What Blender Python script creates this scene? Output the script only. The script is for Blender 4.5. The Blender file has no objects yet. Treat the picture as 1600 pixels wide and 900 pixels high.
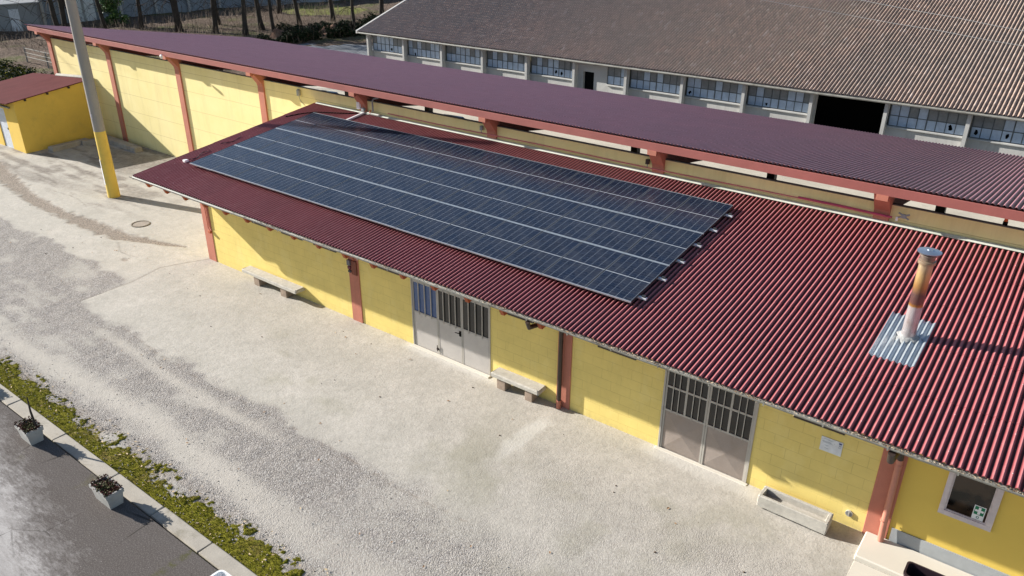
import bpy, math, random
import numpy as np
from mathutils import Vector, Matrix, noise
random.seed(7); np.random.seed(7)
SC = bpy.context.scene
COL = SC.collection
R = math.radians
# ------------------------------------------------------------------ camera, sky, sun, exposure
def cam_rot(yaw, pitch, roll):
    cy, sy = math.cos(yaw), math.sin(yaw); cp, sp = math.cos(pitch), math.sin(pitch)
    f = Vector((sy*cp, cy*cp, -sp)); r = Vector((cy, -sy, 0)); d = f.cross(r)
    cr, sr = math.cos(roll), math.sin(roll)
    r2 = cr*r + sr*d; d2 = -sr*r + cr*d
    m = Matrix((r2, -d2, -f)).transposed()
    return m.to_4x4()
cam = bpy.data.cameras.new('camera'); camo = bpy.data.objects.new('camera', cam); COL.objects.link(camo)
camo.matrix_world = Matrix.Translation((0, -13.39, 10.84)) @ cam_rot(-0.644983, 0.449499, -0.007399)
cam.sensor_width = 36; cam.lens = 36*1228.14/1600; cam.clip_end = 2000; cam.clip_start = .1
SC.camera = camo
SUN = Vector((-2.22, -0.605, 1.0)).normalized()      # towards the sun
elev = math.asin(SUN.z); azi = math.atan2(SUN.x, SUN.y)
W = bpy.data.worlds.new('World'); SC.world = W; W.use_nodes = True
nt = W.node_tree; bg = nt.nodes['Background']
sky = nt.nodes.new('ShaderNodeTexSky'); sky.sky_type = 'NISHITA'; sky.sun_disc = False
sky.sun_elevation = elev; sky.sun_rotation = azi % (2*math.pi); sky.air_density = 1.0; sky.dust_density = .6; sky.ozone_density = 1.2
nt.links.new(sky.outputs[0], bg.inputs[0]); bg.inputs[1].default_value = 0.072
sl = bpy.data.lights.new('sun', 'SUN'); sl.energy = 5.0; sl.angle = R(.55); sl.color = (1, .955, .885)
so = bpy.data.objects.new('sun', sl); COL.objects.link(so); so.rotation_euler = SUN.to_track_quat('Z', 'Y').to_euler()
SC.view_settings.view_transform = 'Standard'; SC.view_settings.look = 'None'; SC.view_settings.gamma = 1
SC.view_settings.exposure = 0.98
SC.cycles.max_bounces = 6

# ------------------------------------------------------------------ helpers
class MB:
    def __init__(s): s.v = []; s.f = []; s.m = []
    def add(s, vs, fs, m=0):
        o = len(s.v); s.v += [tuple(p) for p in vs]; s.f += [tuple(i+o for i in f) for f in fs]; s.m += [m]*len(fs)
    def box(s, x0, x1, y0, y1, z0, z1, m=0):
        x0, x1 = min(x0, x1), max(x0, x1); y0, y1 = min(y0, y1), max(y0, y1); z0, z1 = min(z0, z1), max(z0, z1)
        s.add([(x0,y0,z0),(x1,y0,z0),(x1,y1,z0),(x0,y1,z0),(x0,y0,z1),(x1,y0,z1),(x1,y1,z1),(x0,y1,z1)],
              [(0,3,2,1),(4,5,6,7),(0,1,5,4),(1,2,6,5),(2,3,7,6),(3,0,4,7)], m)
    def bbox(s, x0, x1, y0, y1, z0, z1, b=.01, m=0, jit=0):
        """box with chamfered top edges and corners"""
        vs = []
        for z, i in ((z0, 0), (z1-b, 0), (z1, b)):
            for (x, y) in ((x0+i, y0+i), (x1-i, y0+i), (x1-i, y1-i), (x0+i, y1-i)):
                # chamfer the vertical edges
                cx, cy = (x0+x1)/2, (y0+y1)/2
                sx, sy = (1 if x > cx else -1), (1 if y > cy else -1)
                a = (x-sx*b, y); c = (x, y-sy*b)
                pr = (c, a) if sx*sy < 0 else (a, c)
                if sx*sy < 0: pr = (a, c)
                else: pr = (c, a)
                # order so the ring runs counter-clockwise
                if (sx, sy) == (-1, -1): pr = ((x, y+b), (x+b, y))
                if (sx, sy) == (1, -1): pr = ((x-b, y), (x, y+b))
                if (sx, sy) == (1, 1): pr = ((x, y-b), (x-b, y))
                if (sx, sy) == (-1, 1): pr = ((x+b, y), (x, y-b))
                for q in pr: vs.append((q[0]+random.uniform(-jit, jit), q[1]+random.uniform(-jit, jit), z+random.uniform(-jit, jit)))
        fs = [tuple(reversed(range(8))), tuple(range(16, 24))]
        for k in (0, 8):
            for i in range(8):
                j = (i+1) % 8; fs.append((k+i, k+j, k+8+j, k+8+i))
        s.add(vs, fs, m)
    def prism(s, poly, axis, a, b, m=0):
        """poly: 2D points extruded along axis from a to b"""
        n = len(poly)
        def P(p, t): return {'x': (t, p[0], p[1]), 'y': (p[0], t, p[1]), 'z': (p[0], p[1], t)}[axis]
        vs = [P(p, a) for p in poly] + [P(p, b) for p in poly]
        fs = [tuple(range(n)), tuple(reversed(range(n, 2*n)))] + [(i, i+n, (i+1) % n+n, (i+1) % n) for i in range(n)]
        s.add(vs, fs, m)
    def tube(s, pts, rad, seg=8, m=0, cap=True, close=False):
        pts = [Vector(p) for p in pts]; n = len(pts)
        if not hasattr(rad, '__len__'): rad = [rad]*n
        vs = []; prev = None
        for i, p in enumerate(pts):
            d = (pts[min(i+1, n-1)] - pts[max(i-1, 0)])
            if d.length < 1e-9: d = Vector((0, 0, 1))
            d.normalize()
            if prev is None:
                u = d.cross(Vector((0, 0, 1)) if abs(d.z) < .9 else Vector((1, 0, 0))).normalized()
            else:
                u = (prev - d*prev.dot(d)).normalized()
            prev = u; w = d.cross(u)
            for k in range(seg):
                a = 2*math.pi*k/seg; vs.append(p + (u*math.cos(a) + w*math.sin(a))*rad[i])
        fs = []
        for i in range(n-1):
            for k in range(seg):
                k2 = (k+1) % seg; fs.append((i*seg+k, i*seg+k2, (i+1)*seg+k2, (i+1)*seg+k))
        if cap: fs += [tuple(reversed(range(seg))), tuple(range((n-1)*seg, n*seg))]
        s.add(vs, fs, m)
    def grid(s, f, nu, nv, m=0):
        vs = [f(i/(nu-1), j/(nv-1)) for j in range(nv) for i in range(nu)]
        fs = [(j*nu+i, j*nu+i+1, (j+1)*nu+i+1, (j+1)*nu+i) for j in range(nv-1) for i in range(nu-1)]
        s.add(vs, fs, m)
    def build(s, name, mats, parent=None, smooth=False, origin=None):
        me = bpy.data.meshes.new(name); v = s.v
        if origin is not None: v = [(a-origin[0], b-origin[1], c-origin[2]) for a, b, c in v]
        me.from_pydata(v, [], s.f)
        if not isinstance(mats, (list, tuple)): mats = [mats]
        for m in mats: me.materials.append(m)
        if len(mats) > 1: me.polygons.foreach_set('material_index', s.m)
        if smooth is True: me.polygons.foreach_set('use_smooth', [True]*len(me.polygons))
        me.update()
        o = bpy.data.objects.new(name, me); COL.objects.link(o)
        if origin is not None: o.location = origin
        if parent is not None:
            o.parent = parent
            if origin is None: o.location = -abs_loc(parent)
            else: o.location = Vector(origin) - abs_loc(parent)
        if smooth == 'auto':
            me.polygons.foreach_set('use_smooth', [True]*len(me.polygons)); me.set_sharp_from_angle(angle=R(35))
        return o
def abs_loc(o):
    l = Vector(o.location)
    while o.parent is not None: o = o.parent; l = l + Vector(o.location)
    return l
def tag(o, label=None, cat=None, group=None, kind=None):
    if label: o['label'] = label
    if cat: o['category'] = cat
    if group: o['group'] = group
    if kind: o['kind'] = kind
    return o
def thing(name, loc, label, cat, group=None, rz=0):
    o = bpy.data.objects.new(name, None); COL.objects.link(o); o.location = loc; o.rotation_euler.z = rz; o.empty_display_size = .2
    return tag(o, label, cat, group)
def copy_tree(o, parent=None):
    c = o.copy(); COL.objects.link(c)
    if parent is not None: c.parent = parent
    for ch in [x for x in list(o.children)]: copy_tree(ch, c)
    return c

# ---- numpy value noise
def vnoise(x, y, seed=0):
    xi = np.floor(x).astype(np.int64); yi = np.floor(y).astype(np.int64); xf = x-xi; yf = y-yi
    def h(a, b):
        n = (a*374761393 + b*668265263 + seed*1442695041) & 0x7fffffff
        n = (n ^ (n >> 13)) * 1274126177 & 0x7fffffff
        return ((n ^ (n >> 16)) & 0xffff)/65535.0
    u = xf*xf*(3-2*xf); v = yf*yf*(3-2*yf)
    return (h(xi, yi)*(1-u)+h(xi+1, yi)*u)*(1-v) + (h(xi, yi+1)*(1-u)+h(xi+1, yi+1)*u)*v
def fbm(x, y, o=4, seed=0):
    r = 0; a = .5; t = 0
    for k in range(o): r = r + a*vnoise(x*2**k+17*k, y*2**k+5*k, seed+k); t += a; a *= .5
    return r/t
def sstep(a, b, x):
    t = np.clip((x-a)/(b-a), 0, 1); return t*t*(3-2*t)
def pdist(x, y, pl):
    d = np.full(x.shape, 1e9)
    for (ax, ay), (bx, by) in zip(pl[:-1], pl[1:]):
        vx, vy = bx-ax, by-ay; t = np.clip(((x-ax)*vx+(y-ay)*vy)/(vx*vx+vy*vy+1e-12), 0, 1)
        d = np.minimum(d, np.hypot(x-ax-t*vx, y-ay-t*vy))
    return d

# ------------------------------------------------------------------ materials
class Mat:
    def __init__(s, name, rough=.8, metal=0, spec=.3):
        s.m = bpy.data.materials.new(name); s.m.use_nodes = True; s.t = s.m.node_tree; s.p = s.t.nodes['Principled BSDF']
        s.p.inputs['Roughness'].default_value = rough; s.p.inputs['Metallic'].default_value = metal
        s.p.inputs['Specular IOR Level'].default_value = spec
        s._tc = None
    def n(s, typ, **kw):
        nd = s.t.nodes.new(typ)
        for k, v in kw.items():
            if k.startswith('i_'): nd.inputs[int(k[2:]) if k[2:].isdigit() else k[2:]].default_value = v
            else: setattr(nd, k, v)
        return nd
    def l(s, a, b): s.t.links.new(a, b)
    def tc(s):
        if s._tc is None: s._tc = s.n('ShaderNodeTexCoord').outputs['Object']
        return s._tc
    def map(s, scale=(1, 1, 1), loc=(0, 0, 0), rot=(0, 0, 0), src=None):
        m = s.n('ShaderNodeMapping'); m.inputs['Scale'].default_value = scale; m.inputs['Location'].default_value = loc; m.inputs['Rotation'].default_value = rot
        s.l(src or s.tc(), m.inputs[0]); return m.outputs[0]
    def noise(s, scale, detail=4, rough=.6, vec=None, dist=0):
        n = s.n('ShaderNodeTexNoise'); n.inputs['Scale'].default_value = scale; n.inputs['Detail'].default_value = detail
        n.inputs['Roughness'].default_value = rough; n.inputs['Distortion'].default_value = dist
        s.l(vec or s.tc(), n.inputs['Vector']); return n.outputs[0]
    def vor(s, scale, vec=None, feature='F1', out='Distance'):
        n = s.n('ShaderNodeTexVoronoi'); n.feature = feature; n.inputs['Scale'].default_value = scale
        s.l(vec or s.tc(), n.inputs['Vector']); return n.outputs[out]
    def ramp(s, fac, stops, interp='LINEAR'):
        r = s.n('ShaderNodeValToRGB'); r.color_ramp.interpolation = interp; e = r.color_ramp.elements
        while len(e) < len(stops): e.new(.5)
        for i, (p, c) in enumerate(stops):
            e[i].position = p; e[i].color = (c, c, c, 1) if not hasattr(c, '__len__') else (*c, 1)
        s.l(fac, r.inputs[0]); return r.outputs[0]
    def mix(s, fac, a, b, mode='MIX'):
        m = s.n('ShaderNodeMix'); m.data_type = 'RGBA'; m.blend_type = mode; m.clamp_factor = True
        for v, i in ((fac, 0), (a, 6), (b, 7)):
            if isinstance(v, (int, float)): m.inputs[i].default_value = v if i == 0 else (v, v, v, 1)
            elif isinstance(v, tuple): m.inputs[i].default_value = (*v, 1)
            else: s.l(v, m.inputs[i])
        return m.outputs[2]
    def math(s, op, a, b=0.0, clamp=False):
        m = s.n('ShaderNodeMath'); m.operation = op; m.use_clamp = clamp
        for i, v in enumerate((a, b)):
            if isinstance(v, (int, float)): m.inputs[i].default_value = v
            else: s.l(v, m.inputs[i])
        return m.outputs[0]
    def col(s, c):
        if isinstance(c, tuple): s.p.inputs['Base Color'].default_value = (*c, 1)
        else: s.l(c, s.p.inputs['Base Color'])
        return s
    def bump(s, h, strength=.3, dist=.01):
        b = s.n('ShaderNodeBump'); b.inputs['Strength'].default_value = strength; b.inputs['Distance'].default_value = dist
        s.l(h, b.inputs['Height']); s.l(b.outputs[0], s.p.inputs['Normal']); return s
def sc_(c, k): return tuple(min(1, x*k) for x in c)
def weathered(name, c, rough=.8, var=.18, scale=1.5, fine=40, bump=.25, bd=.004, stain=None, stain_amt=.5, metal=0, spec=.3, streak=False):
    m = Mat(name, rough, metal, spec)
    a = m.noise(scale, 5, .65, dist=.4); b = m.noise(fine, 3, .7)
    base = m.mix(m.ramp(a, [(.3, 0.0), (.7, 1.0)]), sc_(c, 1-var), sc_(c, 1+var*.6))
    base = m.mix(m.math('MULTIPLY', m.ramp(b, [(.35, 0.0), (.75, 1.0)]), .35), base, sc_(c, 1-var*1.6))
    if stain:
        vec = m.map((3, 3, .35)) if streak else None
        st = m.noise(1.3, 6, .7, vec=vec, dist=.6)
        base = m.mix(m.math('MULTIPLY', m.ramp(st, [(.52, 0.0), (.72, 1.0)]), stain_amt), base, stain)
    m.col(base)
    if bump: m.bump(m.math('ADD', m.math('MULTIPLY', a, .4), b), bump, bd)
    return m.m

# painted block wall, half-metre blocks
def block_wall(name, c, joint, bw=.5, bh=.25, js=.0035, amt=.6, fine=True):
    m = Mat(name, .85, 0, .2)
    sp = m.n('ShaderNodeSeparateXYZ'); m.l(m.tc(), sp.inputs[0]); cb = m.n('ShaderNodeCombineXYZ')
    wob = m.noise(6, 2); w2 = m.math('MULTIPLY', wob, .012)
    m.l(m.math('ADD', sp.outputs[0], w2), cb.inputs[0]); m.l(m.math('ADD', sp.outputs[2], w2), cb.inputs[1])
    br = m.n('ShaderNodeTexBrick'); br.offset = .5; br.inputs['Scale'].default_value = 1
    br.inputs['Brick Width'].default_value = bw; br.inputs['Row Height'].default_value = bh
    br.inputs['Mortar Size'].default_value = js; br.inputs['Mortar Smooth'].default_value = .4
    br.inputs['Color1'].default_value = (1, 1, 1, 1); br.inputs['Color2'].default_value = (.93, .93, .93, 1); br.inputs['Mortar'].default_value = (0, 0, 0, 1)
    m.l(cb.outputs[0], br.inputs['Vector'])
    a = m.noise(1.1, 5, .65, dist=.3); b = m.noise(35, 3, .7)
    base = m.mix(m.ramp(a, [(.3, 0.0), (.72, 1.0)]), sc_(c, .9), sc_(c, 1.05))
    base = m.mix(1.0, base, br.outputs['Color'] if False else base, 'MIX')
    base = m.mix(m.math('MULTIPLY', m.ramp(m.noise(2.5, 6, .75, vec=m.map((2, 2, .5)), dist=.5), [(.55, 0.0), (.8, 1.0)]), .25), base, sc_(c, .62))
    jm = m.math('MULTIPLY', br.outputs['Fac'], m.ramp(m.noise(1.7, 3), [(.35, .25), (.6, 1.0)]))
    base = m.mix(m.math('MULTIPLY', jm, amt), base, joint)
    # splash dirt in the last hand above the ground
    g = m.math('SUBTRACT', 1.0, m.math('MULTIPLY', sp.outputs[2], 4.2), clamp=True)
    base = m.mix(m.math('MULTIPLY', m.ramp(m.noise(1.6, 5, .7, vec=m.map((1, 1, .6), (4, 2, 7))), [(.54, 0.0), (.60, .16)]), 1.0), base, (.86, .74, .34))   # repainted patches
    base = m.mix(m.math('MULTIPLY', m.math('MULTIPLY', g, m.ramp(m.noise(7, 4), [(.35, 0.0), (.65, 1.0)])), .45), base, (.33, .28, .18))
    m.col(base)
    h = m.math('SUBTRACT', m.math('MULTIPLY', b, .5), m.math('MULTIPLY', br.outputs['Fac'], 1.2))
    m.bump(h, .5, .006); return m.m
YEL = (.81, .64, .21)
M = {}
M['block'] = block_wall('yellow painted blocks', YEL, (.38, .28, .09))
M['plaster'] = weathered('yellow smooth plaster', (.74, .53, .11), .8, .06, .8, 60, .12, .003)
M['cream'] = Mat('cream wall panels', .8, 0, .2)
def _cream(m):
    sp = m.n('ShaderNodeSeparateXYZ'); m.l(m.tc(), sp.inputs[0])
    z = m.math('ADD', sp.outputs[2], m.math('MULTIPLY', m.noise(.4, 2), .03))
    fr = m.math('FRACT', m.math('DIVIDE', m.math('SUBTRACT', z, .06), .835))
    j = m.math('LESS_THAN', m.math('ABSOLUTE', m.math('SUBTRACT', fr, .5)), .49)
    jn = m.math('SUBTRACT', 1.0, j)
    a = m.noise(.6, 5, .65, dist=.4)
    base = m.mix(m.ramp(a, [(.3, 0.0), (.7, 1.0)]), (.81, .69, .31), (.88, .76, .39))
    st = m.noise(1.2, 6, .7, vec=m.map((2.2, 1, .22)), dist=.3)
    base = m.mix(m.math('MULTIPLY', m.ramp(st, [(.5, 0.0), (.8, 1.0)]), .35), base, (.50, .40, .20))
    base = m.mix(m.math('MULTIPLY', jn, .55), base, (.40, .30, .14))
    m.col(base); m.bump(m.math('SUBTRACT', m.math('MULTIPLY', m.noise(30, 3), .3), jn), .35, .006)
_cream(M['cream']); M['cream'] = M['cream'].m
M['pink'] = weathered('terracotta pink paint', (.50, .19, .13), .75, .12, 2, 50, .2, .003, stain=(.30, .12, .09), stain_amt=.4, streak=True)
M['pinkbeam'] = weathered('faded red beam paint', (.34, .115, .10), .7, .14, 1.2, 40, .2, .004, stain=(.28, .10, .08), stain_amt=.5)
M['orange'] = weathered('orange wood paint', (.45, .12, .05), .7, .15, 4, 50, .2)
def roofmat(name, c, sheet=.888, worn=(.62, .34, .33), wam=.35, x0=0, ph=0, crest_light=(.43, .165, .17), valley_shade=(.026, .006, .010)):
    m = Mat(name, .5, 0, .35)
    sp = m.n('ShaderNodeSeparateXYZ'); m.l(m.tc(), sp.inputs[0])
    fx = m.math('FLOOR', m.math('DIVIDE', sp.outputs[0], sheet)); fy = m.math('FLOOR', m.math('DIVIDE', sp.outputs[1], 1.45))
    cb = m.n('ShaderNodeCombineXYZ'); m.l(fx, cb.inputs[0]); m.l(fy, cb.inputs[1])
    wn = m.n('ShaderNodeTexWhiteNoise'); m.l(cb.outputs[0], wn.inputs['Vector'])
    base = m.mix(wn.outputs['Value'], sc_(c, .88), sc_(c, 1.1))
    base = m.mix(m.math('MULTIPLY', m.ramp(m.noise(.9, 6, .7, dist=.5), [(.42, 0.0), (.72, 1.0)]), .5), base, sc_(c, .72))
    base = m.mix(m.math('MULTIPLY', m.ramp(m.noise(9, 6, .75, vec=m.map((1.2, .25, 1))), [(.5, 0.0), (.75, 1.0)]), wam), base, worn)
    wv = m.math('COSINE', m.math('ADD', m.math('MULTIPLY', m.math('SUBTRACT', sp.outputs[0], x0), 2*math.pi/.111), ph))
    wv = m.math('ADD', m.math('ADD', m.math('MULTIPLY', wv, .5), .40), m.math('MULTIPLY', m.noise(3, 4, .7), .2))   # sunlit crests and shaded valleys painted in by wave phase
    base = m.mix(m.math('MULTIPLY', m.ramp(wv, [(.62, 0.0), (.95, 1.0)]), .75), base, crest_light)
    base = m.mix(m.math('MULTIPLY', m.ramp(wv, [(.22, 1.0), (.62, 0.0)]), .95), base, valley_shade)
    base = m.mix(m.math('MULTIPLY', m.ramp(m.vor(11), [(.03, 1.0), (.07, 0.0)]), .55), base, (.68, .50, .47))
    m.col(base); m.bump(m.noise(60, 3, .7), .2, .003); return m.m
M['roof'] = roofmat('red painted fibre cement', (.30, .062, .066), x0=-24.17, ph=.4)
M['canopy'] = roofmat('dark maroon fibre cement', (.25, .072, .088), worn=(.38, .21, .23), wam=.35, x0=-46.55, ph=1.2, crest_light=(.66, .36, .38), valley_shade=(.030, .010, .018))
M['galv'] = weathered('galvanised sheet', (.52, .57, .60), .38, .15, 6, 80, .15, .002, metal=.55, spec=.5, stain=(.35, .38, .40), stain_amt=.5)
M['gutter'] = weathered('pale grey gutter', (.27, .265, .235), .6, .25, 5, 50, .2, .003, stain=(.10, .09, .07), stain_amt=.9, spec=.4)
M['flash'] = weathered('pale flashing', (.60, .62, .55), .6, .1, 3, 50, .15, .003, stain=(.32, .38, .28), stain_amt=.5)
M['steel'] = weathered('door sheet steel pale', (.52, .49, .46), .5, .10, 1.8, 30, .1, .003, metal=.2, stain=(.36, .33, .30), stain_amt=.5, spec=.4)
M['steel2'] = weathered('door sheet steel brownish', (.34, .29, .26), .45, .14, 1.8, 30, .1, .003, metal=.3, stain=(.24, .19, .15), stain_amt=.5, spec=.4)
M['dframe'] = weathered('door frame paint', (.46, .43, .38), .6, .1, 4, 50, .1)
def simple(name, c, rough=.6, metal=0, spec=.4, b=0):
    m = Mat(name, rough, metal, spec)
    m.col(m.mix(m.ramp(m.noise(8, 3), [(.3, 0.0), (.7, 1.0)]), sc_(c, .85), sc_(c, 1.1)))
    return m.m
M['glass'] = simple('dark glass', (.012, .013, .014), .08, 0, .6)
M['glassblue'] = simple('bluish glass', (.05, .10, .24), .12, 0, .6)
M['barnglass'] = weathered('dusty wired glass', (.50, .60, .72), .35, .2, 3, 20, .1, .002, stain=(.34, .41, .48), stain_amt=.55, spec=.5)
M['barnglassdim'] = weathered('grimy wired glass', (.25, .265, .27), .5, .25, 3, 20, .1, .002)
M['black'] = simple('black interior', (.006, .006, .006), .9, 0, .1)
M['darkmetal'] = simple('dark brown metal', (.035, .022, .018), .5, 0, .5)
M['conc'] = weathered('cast concrete', (.40, .38, .34), .9, .2, 1.5, 40, .35, .005, stain=(.22, .21, .18), stain_amt=.5)
M['barnconc'] = weathered('barn concrete', (.48, .475, .455), .9, .14, .8, 30, .25, .005, stain=(.27, .26, .24), stain_amt=.5, streak=True)
M['stone'] = weathered('rough pale granite', (.52, .49, .43), .9, .2, 8, 70, .9, .012, stain=(.33, .31, .27), stain_amt=.5)
M['brickleg'] = weathered('hollow block leg', (.34, .26, .20), .9, .2, 8, 60, .6, .008)
M['plinth'] = weathered('grey granite plinth', (.36, .38, .39), .7, .15, 3, 150, .1, .002, stain=(.25, .26, .27), stain_amt=.4)
M['step'] = weathered('pale cement step', (.62, .58, .50), .85, .06, 1.2, 50, .2, .003, stain=(.5, .46, .38), stain_amt=.4)
M['white'] = simple('white paint', (.78, .78, .78), .5)
M['pvc'] = simple('pinkish white window frame', (.62, .55, .55), .4)
M['alu'] = simple('aluminium', (.50, .54, .57), .35, .6, .5)
M['aludark'] = simple('anodised side', (.05, .055, .06), .5, .3, .4)
M['red'] = simple('red plastic conduit', (.55, .16, .17), .5)
M['magenta'] = simple('magenta painted pipe', (.42, .05, .12), .5)
M['grey'] = simple('grey plastic', (.30, .32, .33), .5)
M['bark'] = weathered('bark', (.060, .048, .038), .95, .35, 3, 25, .9, .03, stain=(.045, .055, .02), stain_amt=.7)
M['twig'] = simple('twigs', (.060, .045, .035), .9, 0, .1)
M['green1'] = simple('glossy dark leaves', (.045, .10, .022), .5, 0, .35)
M['green2'] = simple('hedge leaves', (.016, .030, .010), .7, 0, .15)
M['moss'] = weathered('moss', (.215, .20, .022), .95, .5, 9, 60, .9, .02, stain=(.27, .20, .075), stain_amt=.85, spec=.05)
M['moss2'] = simple('grass blades', (.20, .24, .03), .8, 0, .1)
M['redleaf'] = simple('dark red leaves', (.085, .022, .018), .7, 0, .2)
M['soil'] = weathered('soil', (.06, .04, .025), .95, .3, 10, 60, .8, .02)
M['wood'] = weathered('weathered wood rail', (.30, .28, .25), .9, .2, 4, 40, .3)
M['deadleaf'] = simple('dry leaves', (.34, .19, .09), .8, 0, .15)
M['deadleafpale'] = simple('pale dry leaves', (.55, .42, .26), .8, 0, .15)

# ------------------------------------------------------------------ ground sheets
gm = Mat('rough grassy soil', .95, 0, .1)
_b = gm.mix(gm.ramp(gm.noise(.35, 6, .7, dist=.5), [(.35, 0.0), (.65, 1.0)]), (.085, .060, .040), (.15, .115, .085))
_b = gm.mix(gm.math('MULTIPLY', gm.ramp(gm.noise(.16, 5, .65), [(.48, 0.0), (.62, 1.0)]), .85), _b, (.060, .072, .022))
_b = gm.mix(gm.math('MULTIPLY', gm.ramp(gm.noise(3.5, 4, .8), [(.5, 0.0), (.7, 1.0)]), .6), _b, (.24, .19, .15))
gm.col(_b); gm.bump(gm.noise(2.2, 6, .8), 1.0, .15)
mb = MB(); mb.add([(-600, -600, -.55), (600, -600, -.55), (600, 600, -.55), (-600, 600, -.55)], [(0, 1, 2, 3)])
tag(mb.build('ground', gm.m), kind='structure')
mb = MB(); mb.add([(-200, -120, -.065), (80, -120, -.065), (80, 6.25, -.065), (-200, 6.25, -.065)], [(0, 1, 2, 3)]); tag(mb.build('front_ground', gm.m), kind='structure')
# woodland floor: uneven leaf-strewn earth behind the shelter, with a sunny lawn patch
def wf(u, v):
    x = -112+u*66; y = 4+v*74
    h = noise.fractal((x*.25, y*.25, 0), 1, 2, 4)*.13 + noise.noise((x*1.3, y*1.3, 3))*.06
    ed = min(1, max(0, (-46.5-x)/3)); return (x, y, -.075+(h+.10)*ed)
mb = MB(); mb.grid(wf, 200, 220)
wm = Mat('woodland floor', .95, 0, .1)
_b = wm.mix(wm.ramp(wm.noise(.3, 6, .7, dist=.5), [(.35, 0.0), (.65, 1.0)]), (.055, .040, .030), (.15, .108, .080))
sp = wm.n('ShaderNodeSeparateXYZ'); wm.l(wm.tc(), sp.inputs[0])
lawn = wm.math('SUBTRACT', 1.0, wm.vor(1, vec=wm.map((1/13., 1/7., 1), (75/13.+.5, -49.5/7.+.5, 0))))
dx = wm.math('DIVIDE', wm.math('ADD', sp.outputs[0], 76.0), 7.0); dy = wm.math('DIVIDE', wm.math('SUBTRACT', sp.outputs[1], 50.5), 6.5)
rr = wm.math('ADD', wm.math('MULTIPLY', dx, dx), wm.math('MULTIPLY', dy, dy))
rr = wm.math('ADD', rr, wm.math('MULTIPLY', wm.noise(.5, 4), .8))
lw = wm.ramp(rr, [(.9, 1.0), (1.0, 0.0)])
_b = wm.mix(wm.math('MULTIPLY', wm.ramp(wm.noise(.2, 5, .65), [(.52, 0.0), (.64, 1.0)]), .8), _b, (.07, .085, .02))
_b = wm.mix(wm.math('MULTIPLY', wm.ramp(wm.noise(4, 5, .8), [(.5, 0.0), (.64, 1.0)]), .65), _b, (.32, .24, .19))
_b = wm.mix(wm.math('MULTIPLY', lw, wm.ramp(wm.noise(1.1, 6, .8), [(.35, .25), (.6, .95)])), _b, (.18, .20, .045))
wm.col(_b); wm.bump(wm.noise(3, 6, .8), 1.0, .12)
tag(mb.build('woodland_floor', wm.m, smooth=True), kind='structure')

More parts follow.
